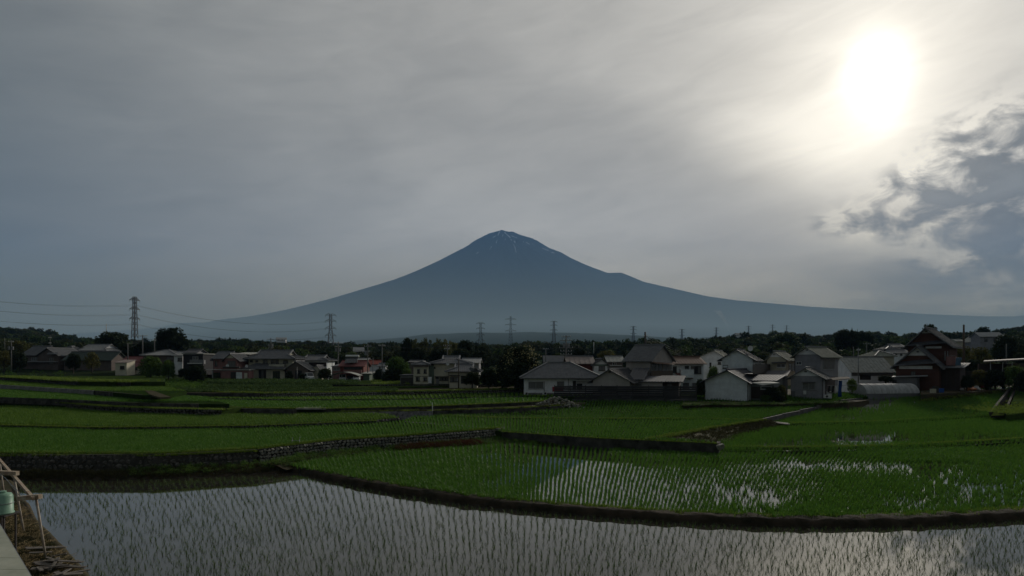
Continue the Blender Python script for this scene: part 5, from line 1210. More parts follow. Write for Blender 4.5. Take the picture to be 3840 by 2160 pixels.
# ------------------------------------------------------------------ trees
def crown(name, n, kind, seed, mt, lf=.075, zs=1.0):
    r_ = random.Random(seed); B = []; mb = MB()
    if kind == 'round':
        for i in range(26):
            a = i*2.4+r_.uniform(-.4, .4); e = (i+.5)/26; zc = .22+1.25*e; rr = .70*math.sqrt(max(.04, 1-((zc-.62)/.92)**2))*r_.uniform(.82, 1.1)
            B.append((Vector((math.cos(a)*rr, math.sin(a)*rr, zc)), r_.uniform(.20, .36)))
        B.append((Vector((0,0,.85)), .62)); B.append((Vector((0,0,1.35)), .34))
    elif kind == 'cone':
        for i in range(18):
            t_ = i/17; a = r_.uniform(0, 6.283); B.append((Vector((math.cos(a)*.22*(1-t_), math.sin(a)*.22*(1-t_), .25+t_*2.3)), (.52*(1-t_)**.8+.07)))
    elif kind == 'bamboo':
        for i in range(16):
            a = r_.uniform(0, 6.283); rr = r_.uniform(0, .75); B.append((Vector((math.cos(a)*rr, math.sin(a)*rr, r_.uniform(.5, 2.0-rr*.5))), r_.uniform(.18, .34)))
    tot = sum(b[1]**2 for b in B)
    for c, R in B:
        for _ in range(int(n*R*R/tot)):
            d = Vector((r_.gauss(0,1), r_.gauss(0,1), r_.gauss(0,1))).normalized(); p = c+d*R*(r_.random()**.28)*r_.uniform(.85, 1.12)
            if kind == 'cone': p.z -= (Vector((p.x, p.y)).length)*.35
            nn = (d+Vector((r_.gauss(0,.6), r_.gauss(0,.6), r_.gauss(0,.6)+.3))).normalized(); t_ = nn.cross(Vector((r_.gauss(0,1), r_.gauss(0,1), r_.gauss(0,1)))).normalized(); b = nn.cross(t_)
            s_ = lf*r_.uniform(.5, 1.35); mb.add([p-t_*s_, p-b*s_*.6, p+t_*s_, p+b*s_*.6], [(0,1,2,3)])
    if zs != 1: mb.v = [(x*.8, y*.8, z*zs) for x, y, z in mb.v]
    return mb.mesh(name, mt)
M_lfo2 = leaf('mixed_leaf', (.060,.062,.026), (.030,.042,.018))
M_lf = leaf('broad_leaf', (.060,.092,.028), (.030,.050,.018)); M_lfd = leaf('dark_leaf', (.034,.048,.023), (.020,.030,.015)); M_lfo = leaf('ochre_leaf', (.12,.11,.035), (.050,.065,.022))
M_lfg = leaf('light_leaf', (.090,.145,.035), (.048,.085,.025)); M_con = leaf('cedar_leaf', (.024,.036,.020), (.018,.026,.016)); M_bam = leaf('bamboo_leaf', (.15,.155,.055), (.065,.075,.030)); M_blos = leaf('chestnut_blossom', (.42,.38,.20), (.30,.28,.13), .1)
M_bark = mat('bark', (.07,.055,.042), .95, ns=5, bump=.4)
CR = {'round': [crown('crown', 4000, 'round', 200+i, M_lf) for i in range(3)], 'dark': [crown('crown', 4600, 'round', 210+i, M_lfd) for i in range(3)], 'ochre': [crown('crown', 2200, 'round', 220+i, M_lfo) for i in range(2)],
      'light': [crown('crown', 2800, 'round', 230+i, M_lfg) for i in range(2)], 'cone': [crown('crown', 2400, 'cone', 240+i, M_con, .07) for i in range(2)], 'bamboo': [crown('crown', 2400, 'bamboo', 250+i, M_bam, .06) for i in range(3)]}
def trunk_mesh(seed):
    r_ = random.Random(seed); mb = MB(); mb.tube([(0,0,-.4),(.02,.01,.3),(-.02,.02,.9)], .085, 7, r1=.05)
    for k in range(5):
        a = r_.uniform(0, 6.283); mb.tube([(0,0,.35+.1*k),(math.cos(a)*.25, math.sin(a)*.25, .75+.1*k),(math.cos(a)*.5, math.sin(a)*.5, 1.05+.1*k)], .035, 5, r1=.01)
    return mb.mesh('trunk', M_bark)
TR = [trunk_mesh(i) for i in range(3)]
def tree(kind, cr, x, yt, yb, w_, Y, label, name='tree', cat='tree', group=None, trunk=True):
    """crown as wide as w_ crop columns, from row yt down to row yb, at distance Y"""
    px, pb = cr(x, yb); s1 = cr(1, 0)[0]-cr(0, 0)[0]; b = Pt(px, pb, Y); H = (yb-yt)*s1/F*Y; R = w_*s1/F*Y/2
    kh = {'cone': 2.6, 'bamboo': 2.1}.get(kind, 1.78); o = empty(name, b, rnd.uniform(0, 6.28), label, cat, group)
    zlow = 0 if kind != 'cone' else 0
    link('crown', rnd.choice(CR[kind]), o, scl=(R/.95, R/.95, H/kh))
    if trunk: link('trunk', rnd.choice(TR), o, scl=(max(R, H/3)/.95, max(R, H/3)/.95, H/kh))
    return o
tree('dark', c1, 1355, 505, 850, 430, 256, 'big round-topped tree left of the tall lattice pylon', name='broadleaf_tree')
tree('dark', c1, 2075, 468, 800, 385, 245, 'large domed dark tree with a hillside behind it, second of the two great domes', name='broadleaf_tree')
tree('cone', c1, 1625, 570, 850, 110, 235, 'narrow conifer at the foot of the tall lattice pylon', name='conifer_tree')
tree('dark', c1, 1730, 640, 860, 260, 238, 'dark tree filling the gap between the two great domes')
tree('dark', c1, 1500, 660, 880, 220, 232, 'dark tree on the right shoulder of the big round-topped tree')
tree('dark', c1, 885, 785, 985, 165, 184, 'clipped dark round tree before the green roof', name='garden_tree')
tree('ochre', c1, 1112, 765, 975, 180, 182, 'ochre-topped garden tree before the green roof', name='garden_tree')
tree('light', c1, 1820, 795, 1075, 250, 161, 'rounded light green tree beside the maroon roofs', name='garden_tree')
tree('light', c1, 2035, 850, 1075, 170, 160, 'smaller rounded tree just right of the light green one', name='garden_tree')
tree('dark', c1, 2370, 915, 1125, 250, 150, 'bushy dark shrub in front of the black box-shaped house', name='shrub', cat='shrub')
tree('dark', c1, 2220, 960, 1080, 130, 155, 'small dark shrub left of the bushy one by the vegetable plots', name='shrub', cat='shrub')
tree('dark', c1, 240, 770, 985, 170, 192, 'dark shrub at the left corner of the twin-gabled farmhouse', name='shrub', cat='shrub')
tree('ochre', c1, 50, 745, 965, 150, 190, 'ochre tree at the far left edge near a utility pole')
tree('dark', c1, -60, 640, 965, 260, 215, 'dark tree cut by the left edge of the view')
tree('ochre', c1, 230, 620, 800, 240, 250, 'ochre wooded clump behind the utility pole at far left')
tree('dark', c2, 2085, 715, 905, 220, 158, 'clipped dark globe tree beside the carport', name='garden_tree')
tree('dark', c2, 1550, 750, 900, 100, 158, 'clipped shrub before the beige house porch', name='shrub', cat='shrub')
tree('dark', c2, 1740, 800, 905, 90, 157, 'small pine shrub left of the white parked van', name='shrub', cat='shrub')
tree('light', c3, 895, 462, 800, 330, 152, 'leafy light green tree left of the boxy cream house')
tree('dark', c3, 830, 640, 860, 300, 150, 'dark hedge-like tree below the leafy light green one', name='shrub', cat='shrub')
tree('dark', c3, 650, 640, 860, 150, 156, 'dark bush between the utility poles', name='shrub', cat='shrub')
tree('light', c3, 1020, 640, 760, 120, 148, 'small pale bush above the dark garage roof', name='shrub', cat='shrub')
G = 'trees of the grove behind the cream houses'
for i, (k, x, yt, w_, Y, lb) in enumerate([('dark',1030,235,170,240,'dark knobbly tree at the left end of the grove'),('bamboo',1150,245,170,238,'ochre bamboo clump next to the left end of the grove'),('bamboo',1290,250,190,240,'bamboo clump with drooping tops left of the grove centre'),('bamboo',1420,238,190,238,'tallest bamboo clump in the grove centre'),('bamboo',1550,265,180,240,'bamboo clump right of the grove centre'),('bamboo',1660,290,150,236,'lower bamboo clump beside the round dark trees'),('dark',1800,282,220,232,'round dark tree in the right half of the grove'),('cone',1950,310,110,230,'pointed conifer in the right half of the grove'),('dark',2050,345,220,228,'dark tree at the right end of the grove'),('dark',1180,380,260,225,'dark undergrowth tree at the foot of the grove, left'),('dark',1450,400,260,222,'dark undergrowth tree at the foot of the grove, centre'),('dark',1750,400,280,220,'dark undergrowth tree at the foot of the grove, right'),('dark',2000,430,240,215,'low dark tree at the right foot of the grove')]):
    tree(k, c3, x, yt-22, 570, w_*1.1, Y, lb, group=G)
# chestnut in blossom
o = tree('dark', c4, 150, 330, 830, 640, 128, 'large spreading chestnut tree covered in cream blossom', name='chestnut_tree')
bl = crown('blossom', 2300, 'round', 290, M_blos, .034); link('blossom', bl, o, scl=o.children[0].scale*1.03)
tree('dark', c4, 110, 560, 900, 440, 125, 'dark dense lower bushes under the chestnut tree', name='shrub', cat='shrub'); tree('dark', c3, 1900, 690, 880, 260, 127, 'dark garden shrub in front of the lower cream wing', name='shrub', cat='shrub')
tree('dark', c3, 2120, 640, 890, 260, 124, 'black-green bush left of the chestnut tree', name='shrub', cat='shrub'); tree('round', c4, 460, 560, 780, 200, 132, 'green bush between the chestnut and the white bungalow', name='shrub', cat='shrub')
tree('dark', c4, 960, 360, 540, 230, 200, 'flat-topped pine behind the ribbed brown roof'); tree('round', c4, 690, 420, 560, 220, 210, 'grey-green tree behind the white bungalow roof'); tree('ochre', c4, 1310, 390, 540, 270, 200, 'spreading ochre tree left of the tall tiled house')
tree('cone', c4, 1110, 420, 520, 60, 190, 'slim young conifer behind the small pale ribbed roof', name='conifer_tree')
tree('light', c5, 400, 640, 1010, 170, 117, 'leafy shrub between the white balcony house and the barn roof', name='shrub', cat='shrub'); tree('dark', c5, 230, 820, 1100, 140, 113, 'dark shrub at the right end of the black fence', name='shrub', cat='shrub')
tree('dark', c5, 1180, 930, 1150, 280, 107, 'dark garden shrub beside the barn awning', name='shrub', cat='shrub'); tree('ochre', c5, 1290, 900, 1130, 150, 108, 'ochre garden shrub between barn and grey house', name='shrub', cat='shrub'); tree('light', c5, 1080, 1040, 1150, 160, 106, 'low green shrub by the water channel before the barn', name='shrub', cat='shrub')
tree('dark', c5, 2120, 480, 800, 230, 150, 'dark tree between the brown-grey house and the storehouse'); tree('light', c5, 2210, 820, 1000, 120, 112, 'climbing greenery on the drying porch', name='shrub', cat='shrub')
tree('dark', c5, 2130, 172, 470, 330, 300, 'broad dark tree on the skyline left of the farmhouse'); tree('dark', c5, 2370, 215, 470, 260, 300, 'second dark skyline tree, close to the farmhouse'); tree('cone', c5, 2210, 160, 400, 70, 295, 'spire-topped cedar poking above the dark skyline trees', name='conifer_tree'); tree('cone', c5, 2280, 180, 400, 60, 298, 'thinner cedar just right of the spire-topped one', name='conifer_tree')
tree('round', c5, 1330, 225, 430, 420, 420, 'broad hill of foliage on the skyline above the beige house')
tree('dark', c6, 1350, 98, 500, 220, 165, 'pine standing behind the farmhouse roof ridge', name='pine_tree'); tree('dark', c6, 2040, 152, 420, 230, 380, 'round dark tree on the skyline beside the lone grey gabled house'); tree('dark', c6, 2330, 255, 640, 300, 190, 'tall dark tree near the right edge')
tree('ochre', c6, 1760, 380, 760, 330, 150, 'ochre-green thicket tree just right of the farmhouse'); tree('ochre', c6, 1990, 400, 780, 330, 155, 'second ochre thicket tree further right of the farmhouse'); tree('dark', c6, 1900, 560, 900, 300, 140, 'dark undergrowth tree right of the farmhouse pole')
tree('dark', c6, 1830, 780, 960, 150, 120, 'leafy shrub by the farmhouse yard', name='shrub', cat='shrub'); tree('ochre', c6, 2000, 700, 960, 240, 126, 'ochre shrub behind the orange sacks', name='shrub', cat='shrub'); tree('dark', c6, 2200, 700, 970, 260, 124, 'dark shrub behind the red barrel', name='shrub', cat='shrub'); tree('light', c6, 2450, 640, 960, 260, 122, 'yellow-green shrub at the right edge', name='shrub', cat='shrub'); tree('dark', c6, 2600, 700, 1000, 260, 118, 'dark shrub cut by the right edge', name='shrub', cat='shrub'); tree('dark', c6, 2520, 480, 680, 160, 150, 'green tree above the open shed roof')
tree('dark', c6, 770, 790, 880, 190, 126, 'dark clipped bush behind the plastic tunnel', name='shrub', cat='shrub')
# ---- woods on the slopes (a mass nobody could count)
FC = [crown('wood_crown', 420, 'round', 300+i, M_lfd, .16) for i in range(3)]+[crown('wood_crown', 420, 'round', 310+i, M_lf, .16) for i in range(2)]+[crown('wood_crown', 360, 'cone', 320, M_con, .15, .62)]+[crown('wood_crown', 420, 'round', 330, M_lfo2, .16)]
def wood(n, pxr, Yr, smin, smax, f=None, kinds=FC, seed=0):
    pts = []; sc_ = []
    while len(pts) < n:
        px = rng.uniform(*pxr); Y = math.exp(rng.uniform(math.log(Yr[0]), math.log(Yr[1]))); x = (px-CX)/F*Y
        if f and not f(px, Y, x): continue
        s_ = rng.uniform(smin, smax); pts.append((x, Y, ground_h(x, Y)-.4)); sc_.append((s_*rng.uniform(.8, 1.3), s_*rng.uniform(.8, 1.3), s_*rng.uniform(.75, 1.35)))
    tag(scatter('woods', pts, kinds, scls=np.array(sc_), seed=seed), kind='stuff')
wood(2000, (-500, 4340), (262, 420), 2.6, 4.8, lambda px, Y, x: noise.noise(Vector((x*.012, Y*.012, 1))) > -.12 and not (3480 < px < 3790 and Y < 360) and not (3300 < px < 3480 and Y < 300) and not (1340 < px < 1500 and Y < 300), seed=1)
wood(3600, (-500, 4340), (420, 1020), 3.4, 6.0, lambda px, Y, x: noise.noise(Vector((x*.006, Y*.006, 4))) > -.30, seed=2)
wood(3000, (-300, 4140), (780, 1000), 4.0, 6.2, seed=3)
# ---- vegetable plots and garden greenery
CROP = [leafy('crop_plant', 36, .30, .42, .075, 160+i, leaf('crop_leaf', (.075,.125,.040), (.050,.090,.030), .3)) for i in range(3)]
BUSHY = [leafy('garden_bush', 60, .6, .9, .10, 165+i, M_weed) for i in range(3)]
def plot(cr, poly, pl, n, src, sc_, name='vegetables'):
    w_ = [pl.px(*cr(*p)) for p in poly]; P = [(p.x, p.y) for p in w_]; xs = [p[0] for p in P]; ys = [p[1] for p in P]; out_ = []
    A = np.stack([rng.uniform(min(xs), max(xs), n*4), rng.uniform(min(ys), max(ys), n*4)], 1); A = A[inpoly(A[:, 0], A[:, 1], P)][:n]
    A[:, 1] = np.round(A[:, 1]/1.1)*1.1+rng.normal(0, .12, len(A)); tag(scatter(name, to3(A, pl), src, scls=rng.uniform(*sc_, len(A)), tilt=.15), kind='stuff')
plot(c2, [(260,905),(2576,935),(2576,985),(280,965)], M4, 2600, CROP, (.9, 2.0)); plot(c2, [(260,975),(2200,985),(2200,1020),(200,1030)], M3, 1300, CROP, (.6, 1.4))
plot(c2, [(-60,1030),(2576,1045),(2576,1085),(-60,1095)], M2, 2600, CROP, (.6, 1.5)); plot(c1, [(1760,1120),(2500,1130),(2500,1240),(1900,1225)], M2, 900, BUSHY, (.6, 1.4)); plot(c1, [(1900,1020),(2250,1030),(2250,1090),(1900,1080)], M4, 260, BUSHY, (1.0, 2.0))
plot(c3, [(100,925),(900,925),(900,965),(100,965)], M2, 900, CROP, (.6, 1.2)); plot(c1, [(0,960),(760,970),(900,1100),(0,1070)], L5, 900, BUSHY, (.8, 1.9), 'weeds'); plot(c3, [(560,810),(1100,820),(1100,860),(560,860)], M4, 350, GRASS, (1.5, 3), 'verge_grass')
# ------------------------------------------------------------------ pylons, poles, wires
M_lat = mat('lattice_steel', (.13,.14,.15), .6, ns=.5)
PYL = {}
def pylon(label, px, yt, yb, Y, arms, armw, rot=0.0, wb=5.5, wt=1.3, t_=.26, arm_t=None):
    b = Pt(px, yb, Y); H = (yb-yt)/F*Y; o = empty('pylon', b, rot, label, 'pylon'); mb = MB(); n = max(8, int(H/5)); wa = wb/2; wz = wt/2
    zz = [H*(1-(1-i/n)**1.15) for i in range(n+1)]
    def hw(z): f = z/H; return wa+(wz-wa)*min(1, f/.72) if f < .72 else wz
    cs = [(-1,-1),(1,-1),(1,1),(-1,1)]
    for k in range(n):
        z0, z1 = zz[k], zz[k+1]; a, c = hw(z0), hw(z1)
        for i, (sx, sy) in enumerate(cs):
            sx2, sy2 = cs[(i+1) % 4]; mb.bar((sx*a,sy*a,z0), (sx*c,sy*c,z1), t_); mb.bar((sx*a,sy*a,z0), (sx2*c,sy2*c,z1), t_*.6); mb.bar((sx2*a,sy2*a,z0), (sx*c,sy*c,z1), t_*.6); mb.bar((sx*c,sy*c,z1), (sx2*c,sy2*c,z1), t_*.6)
    mb.build('tower', M_lat, o); tips = []
    for ya in arms:
        z = (yb-ya)/F*Y; h_ = armw/F*Y/2 if not isinstance(armw, (list, tuple)) else armw[arms.index(ya)]/F*Y/2; q = hw(z); mb = MB()
        for sx in (-1, 1):
            tp = (sx*h_, 0, z); tips.append((ya, sx, o.matrix_world))
            for sy in (-1, 1): mb.bar((sx*q,sy*q,z), tp, t_*.8); mb.bar((sx*q,sy*q,z+2.2), tp, t_*.6)
            for f in (.35, .65): mb.bar((sx*(q+(h_-q)*f),-q*(1-f),z), (sx*(q+(h_-q)*f),q*(1-f),z+2.2*(1-f)), t_*.5)
            mb.tube([(sx*h_*.97,0,z),(sx*h_*.97,0,z-2.0)], .12, 4)
        mb.build('cross_arm', M_lat, o)
    PYL[px] = (b, rot, [((yb-ya)/F*Y, (armw if not isinstance(armw, (list, tuple)) else armw[arms.index(ya)])/F*Y/2) for ya in arms]); return o
pylon('tall lattice pylon seen edge-on at the left, the biggest of the pylons', 505, 1113, 1268, 560, [1126,1160,1196], 44, 1.25, 3.8, 2.3, .40)
pylon('second lattice pylon, standing behind the large beige house', 1240, 1178, 1352, 640, [1182,1204,1231,1258], 40, .15, 9, 2.4, .36)
pylon('lattice pylon rising over the grove behind the cream houses', 1802, 1210, 1300, 1000, [1213,1232,1256,1278], 32, .1, 8, 2.6, .42)
pylon('tallest central lattice pylon below the mountain, with V-shaped top', 1915, 1187, 1300, 1150, [1197,1218,1241], 42, 0, 9, 2.4, .46)
pylon('slender lattice pylon right of centre above the woods', 2077, 1204, 1290, 1400, [1207,1220,1238,1256], 28, .1, 9, 3.2, .5)
pylon('hazy lattice pylon above the tall tiled house', 2375, 1223, 1290, 2000, [1226,1236,1251,1264], 26, .1, 11, 3.4, .62)
for px, yt, Y, lb in ((2557,1234,2600,'faint pylon in the haze right of the utility pole with four wires'),(2686,1228,2900,'faint hazy pylon above the white gabled house'),(2807,1222,3100,'faint pylon over the barn, next after the smoke'),(2897,1217,3300,'faint pylon over the beige house'),(2950,1220,3500,'farthest faint pylon, right of the others')):
    pylon(lb, px, yt, 1292, Y, [yt+3,yt+12,yt+24,yt+36], 24, .1, 11, 3.8, .7)
def span(a, b, sag, r, mb, n=14):
    pts = []
    for i in range(n+1): t_ = i/n; p = a.lerp(b, t_); p.z -= sag*4*t_*(1-t_); pts.append(p)
    mb.tube(pts, r, 4)
M_wire = mat('wire', (.04,.04,.045), .7, ns=1)
# three pairs of conductors left of the big pylon and on to the second one
pb = Pt(505, 1268, 560)
for k, (yl, ya, yr_) in enumerate([(1107,1144,1206),(1143,1179,1231),(1182,1215,1262)]):
    mb = MB()
    for dxx in (-4, 5):
        a = Pt(-420, yl-32, 420)+Vector((0, dxx*1.2, 0)); c = Pt(506, ya, 560)+Vector((0, dxx, 0)); e = Pt(1236, yr_ if k else 1205, 640)+Vector((dxx, 0, 0))
        span(a, c, 5.5, .05, mb); span(c, e, 9.0, .05, mb)
    tag(mb.build('power_line', M_wire), ['uppermost pair of high-voltage wires strung from the tall left pylon', 'middle pair of high-voltage wires strung from the tall left pylon', 'lowest pair of high-voltage wires strung from the tall left pylon'][k], 'power line')
M_cpole = mat('pole_concrete', (.20,.195,.185), .9, ns=1.5); POLES = {}
def pole(key, label, cr, x, yt, yb, Y, arms=(), r=.16, gear=0, mt=None):
    b = Pt(*cr(x, yb), Y); H = (yb-yt)*(cr(0, 1)[1]-cr(0, 0)[1])/F*Y; o = empty('utility_pole', b, rnd.uniform(-.2, .2), label, 'utility pole')
    MB().tube([(0,0,-1.5),(0,0,H)], r, 8, r1=r*.65).build('pole', mt or M_cpole, o, sm=True)
    for za, wa in arms:
        mb = MB().bar((-wa/2,-.12,H-za), (wa/2,-.12,H-za), .13)
        mb.build('cross_arm', M_steel, o)
        for k in (-.46, -.2, .2, .46): MB().tube([(wa*k,-.12,H-za+.06),(wa*k,-.12,H-za+.32)], .06, 5).build('insulator', M_white, o)
    for k in range(gear): MB().tube([((-.5, .5)[k % 2],-.3,H-2.9),((-.5, .5)[k % 2],-.3,H-1.9)], .30, 8).build('transformer', M_steel, o)
    POLES[key] = (b, H); return o
pole('a', 'utility pole with white transformer boxes at the far left', c1, 137, 632, 955, 188, [(.5,1.4)], gear=2)
pole('b', 'thin pole at the left edge behind the ochre tree', c1, 57, 600, 760, 240, (), .12)
pole('c', 'utility pole with long cross-arm between the two great dome trees', c1, 1722, 568, 830, 200, [(.3,3.6)], .2)
pole('d', 'plain utility pole in front of the second great dome tree', c1, 1866, 605, 820, 192, [(.8,.9)], .17)
pole('e', 'plain utility pole rising over the maroon roofs', c1, 1543, 665, 880, 190, (), .17)
pole('f', 'mast with a small dish behind the twin-gabled farmhouse', c1, 606, 570, 730, 225, [(1.0,1.2),(3.0,1.0)], .09)
pole('g', 'utility pole with transformer behind the large beige house roof', c2, 1270, 275, 470, 205, [(.4,2.4),(3.4,1.4)], .2, 2)
pole('h', 'utility pole with grey transformers left of the dark red house', c2, 2287, 325, 830, 176, [(.6,2.4),(1.6,1.8)], .19, 2)
pole('i', 'tall dark utility pole, left of a close pair beyond the carport', c3, 497, 328, 810, 164, [(.6,1.8),(2.0,1.2)], .17, 1)
pole('j', 'tall dark utility pole, right of a close pair beyond the carport', c3, 690, 322, 845, 150, [(.5,1.6)], .17)
pole('k', 'short leaning-stayed pole between the close pair of tall ones', c3, 568, 508, 820, 156, (), .13)
pole('l', 'pole with cross-arm rising behind the curved tile roof', c3, 1566, 328, 500, 160, [(.4,2.2),(1.2,1.4)], .17)
pole('m', 'dark slim pole standing before the lower cream wing', c3, 1717, 524, 870, 127, (), .15, mt=M_wood)
pole('n', 'utility pole crowded with arms behind the ribbed brown roof', c4, 776, 203, 560, 148, [(.3,2.2),(1.2,2.6),(3.0,3.4),(3.8,2.8),(4.6,2.8)], .2, 2)
pole('o', 'short pole beside the grey-green tree behind the bungalow', c4, 511, 372, 560, 180, [(.2,1.6)], .17)
pole('p', 'thick dark pole top with four wires over the tall tiled house', c4, 1808, 156, 420, 165, [(1.2,1.2)], .34, mt=M_frame)
pole('q', 'thin white mast in the far woods', c4, 1137, 290, 400, 330, (), .2, mt=M_white)
pole('r', 'slender steel pole in front of the ribbed storehouse', c5, 2293, 430, 830, 128, [(.6,.7)], .11, mt=M_steel)
pole('s', 'distant pole with small cross-arm above the storehouse', c5, 2402, 358, 560, 210, [(.6,2.8)], .2)
pole('t', 'short pale pole above the left end of the storehouse roof', c5, 2230, 418, 560, 200, (), .2)
pole('u', 'tall dark pole standing right of the farmhouse', c6, 1790, 130, 780, 138, (), .27, mt=M_wood)
pole('v', 'thin steel clothes pole in front of the large beige house', c2, 1666, 710, 900, 157, (), .08, mt=M_steel)
pole('w', 'pale pole beside the tall dark tree at right', c6, 2345, 380, 590, 170, (), .16)
pole('x', 'slim pole before the low wing of the arched-roof house', c2, 2196, 640, 820, 162, (), .12)
pole('y', 'distant mast on the wooded skyline at left, left of the great round tree', c1, 1284, 432, 560, 700, [(8,2)], .5, mt=M_white)
WG = 0
for a, b, lb in (('g','h','street wires from the beige house roof to the transformer pole'),('h','i','street wires between the transformer pole and the close pair'),('i','j','short street wires joining the close pair of tall poles'),('j','l','street wires crossing in front of the bamboo grove'),('c','d','street wires between the two poles by the second dome tree'),('e','c','thin wires from the maroon roof pole to the long cross-arm'),('n','o','service wire behind the white bungalow roof')):
    mb = MB()
    (p, H), (q, K) = POLES[a], POLES[b]
    for dz_, dxx in ((.25,-.5),(.25,.5),(1.2,0)): span(p+Vector((dxx,0,H-dz_)), q+Vector((dxx,0,K-dz_)), .8, .028, mb)
    tag(mb.build('street_wire', M_wire), lb, 'wire')
mb = MB(); p, H = POLES['p']
for k in range(4): span(p+Vector((.2,0,H-.6-k*.9)), p+Vector((12.5,10,H-5.2-k*.35)), .3, .02, mb)
tag(mb.build('street_wire', M_wire), 'four wires fanning down from the thick dark pole top', 'wire')
# ------------------------------------------------------------------ small things
def thing_box(name, label, cat, p, rz=0): return empty(name, p, rz, label, cat)
def ac(label, cr, x, y, Y):
    o = thing_box('air_conditioner', label, 'air conditioner', Pt(*cr(x, y), Y)); MB().box(-.4,.4,-.15,.15,.05,.65).build('casing', M_white, o); MB().tube([(.1,-.17,.35),(.1,-.15,.35)], .22, 10).build('fan_grille', M_frame, o)
    MB().box(-.35,-.25,-.15,.15,0,.05).box(.25,.35,-.15,.15,0,.05).build('feet', M_frame, o)
ac('air conditioner unit at the left corner of the white bungalow', c4, 252, 985, 115.3); ac('air conditioner unit under the drainpipe of the white bungalow', c4, 495, 982, 115.3); ac('white outdoor unit at the corner of the grey house near the laundry', c5, 1870, 1092, 110.5)
o = thing_box('washing_machine', 'white washing machine under the drying porch', 'washing machine', Pt(*c5(1912,1092), 110.8)); MB().box(-.32,.32,-.3,.3,0,1.25).build('cabinet', M_white, o); MB().box(-.28,.28,-.32,-.302,.9,1.15).build('control_panel', M_steel, o); MB().box(-.3,.3,-.28,.28,1.252,1.29).build('lid', M_steel, o)
M_blue = mat('blue_tarp', (.012,.075,.30), .5, c2=(.010,.05,.22), ns=2, bump=.5); M_red = mat('red_plastic', (.32,.030,.045), .5, ns=2); M_or = mat('orange_sack', (.48,.17,.06), .7, ns=3, c2=(.35,.12,.05)); M_wsack = mat('white_sack', (.45,.45,.44), .8, ns=3, bump=.4)
def cloth(name, label, cat, cr, x0, y0, x1, y1, Y, mt, ph=0):
    a = Pt(*cr(x0, y0), Y); b = Pt(*cr(x1, y1), Y); n, k_ = 10, 8; V = []
    for i in range(n+1):
        for j in range(k_+1): V.append((a.x+(b.x-a.x)*(i/n)*(1+.06*math.sin(j)), a.y+.13*math.sin(i*1.9+ph)*(.4+j/k_)+.03*j, a.z+(b.z-a.z)*j/k_))
    V = [(x-a.x, y-a.y, z-a.z) for x, y, z in V]
    o = MB().add(V, [(i*(k_+1)+j, (i+1)*(k_+1)+j, (i+1)*(k_+1)+j+1, i*(k_+1)+j+1) for i in range(n) for j in range(k_)]).build(name, mt, sm=True, loc=a); o.modifiers.new('thick', 'SOLIDIFY').thickness = .02
    return tag(o, label, cat)
cloth('tarpaulin', 'bright blue tarpaulin hanging from the drying porch', 'tarpaulin', c5, 2036, 862, 2080, 1075, 109.6, M_blue); cloth('tarpaulin', 'pale blue sheet stretched beside the farmhouse balcony', 'tarpaulin', c6, 1690, 560, 1760, 665, 119, mat('pale_blue_sheet', (.12,.20,.30), .7, ns=1))
for i, (x0, x1, y1, lb, mt) in enumerate([(1905,1925,1010,'dark garment first on the drying pole',M_frame),(1932,1952,1000,'grey garment second on the drying pole',WM['grey']),(1958,1975,1015,'dark garment third on the drying pole',WM['black']),(1988,2004,1028,'white towel next to the blue tarpaulin',M_white),(2008,2024,1020,'pale shirt closest to the blue tarpaulin',WM['bluewhite'])]): cloth('laundry', lb, 'laundry', c5, x0, 928, x1, y1, 109.9, mt, i)
o = tag(MB().tube([(0,0,0),(7.2,0,.12)], .03, 5).build('drying_pole', M_alu, loc=Pt(*c5(1890,926), 109.9)), 'horizontal pole the laundry hangs from, under the porch roof', 'pole')
def barrel(label, cr, x, yb, Y, h_, r, mt):
    o = thing_box('barrel', label, 'barrel', YSP.px(*cr(x, yb))); mb = MB(); mb.tube([(0,0,0),(0,0,h_*.3),(0,0,h_*.7),(0,0,h_)], r, 12); mb.build('drum', mt, o)
    MB().tube([(0,0,h_+.002),(0,0,h_+.06)], r*.8, 12).build('lid', mt, o); MB().tube([(0,0,h_*.33),(0,0,h_*.36)], r*1.04, 12).build('hoop', mt, o)
barrel('red plastic barrel standing in the weeds by the orange sacks', c6, 2032, 962, 117, 1.2, .42, M_red); barrel('blue plastic barrel on a stand at the far right of the yard', c6, 2305, 968, 117, 1.5, .30, M_blue)
def sack(label, cr, x, y, Y, s_, mt, seed, cat='sack'):
    me = rock_meshes(1, seed)[0]; me.materials.append(mt); me.name = 'sack'; p = YSP.px(*cr(x, y)); o = link('sack', me, None, loc=p+Vector((0,0,s_[2]*.4)), scl=s_); bv = o.modifiers.new('soft', 'SUBSURF'); bv.levels = 1; bv.render_levels = 1; tag(o, label, cat)
for i, (x, y, s_, mt, lb) in enumerate([(1775,995,(1.4,.9,.6),M_wsack,'flat pale sack at the left of the heap by the yard'),(1850,995,(1.5,1,.9),M_or,'orange sack lying left in the yard heap'),(1885,985,(1.3,1,1.1),M_or,'orange sack on top in the yard heap'),(1915,995,(1.3,1,.9),M_or,'orange sack leaning on the white bags'),(1950,990,(1.6,1,1.2),M_wsack,'bulky white bag right in the yard heap'),(1985,995,(1.1,.9,1.0),M_wsack,'white bag at the right end of the yard heap')]): sack(lb, c6, x, y, 116.5, s_, mt, 400+i)
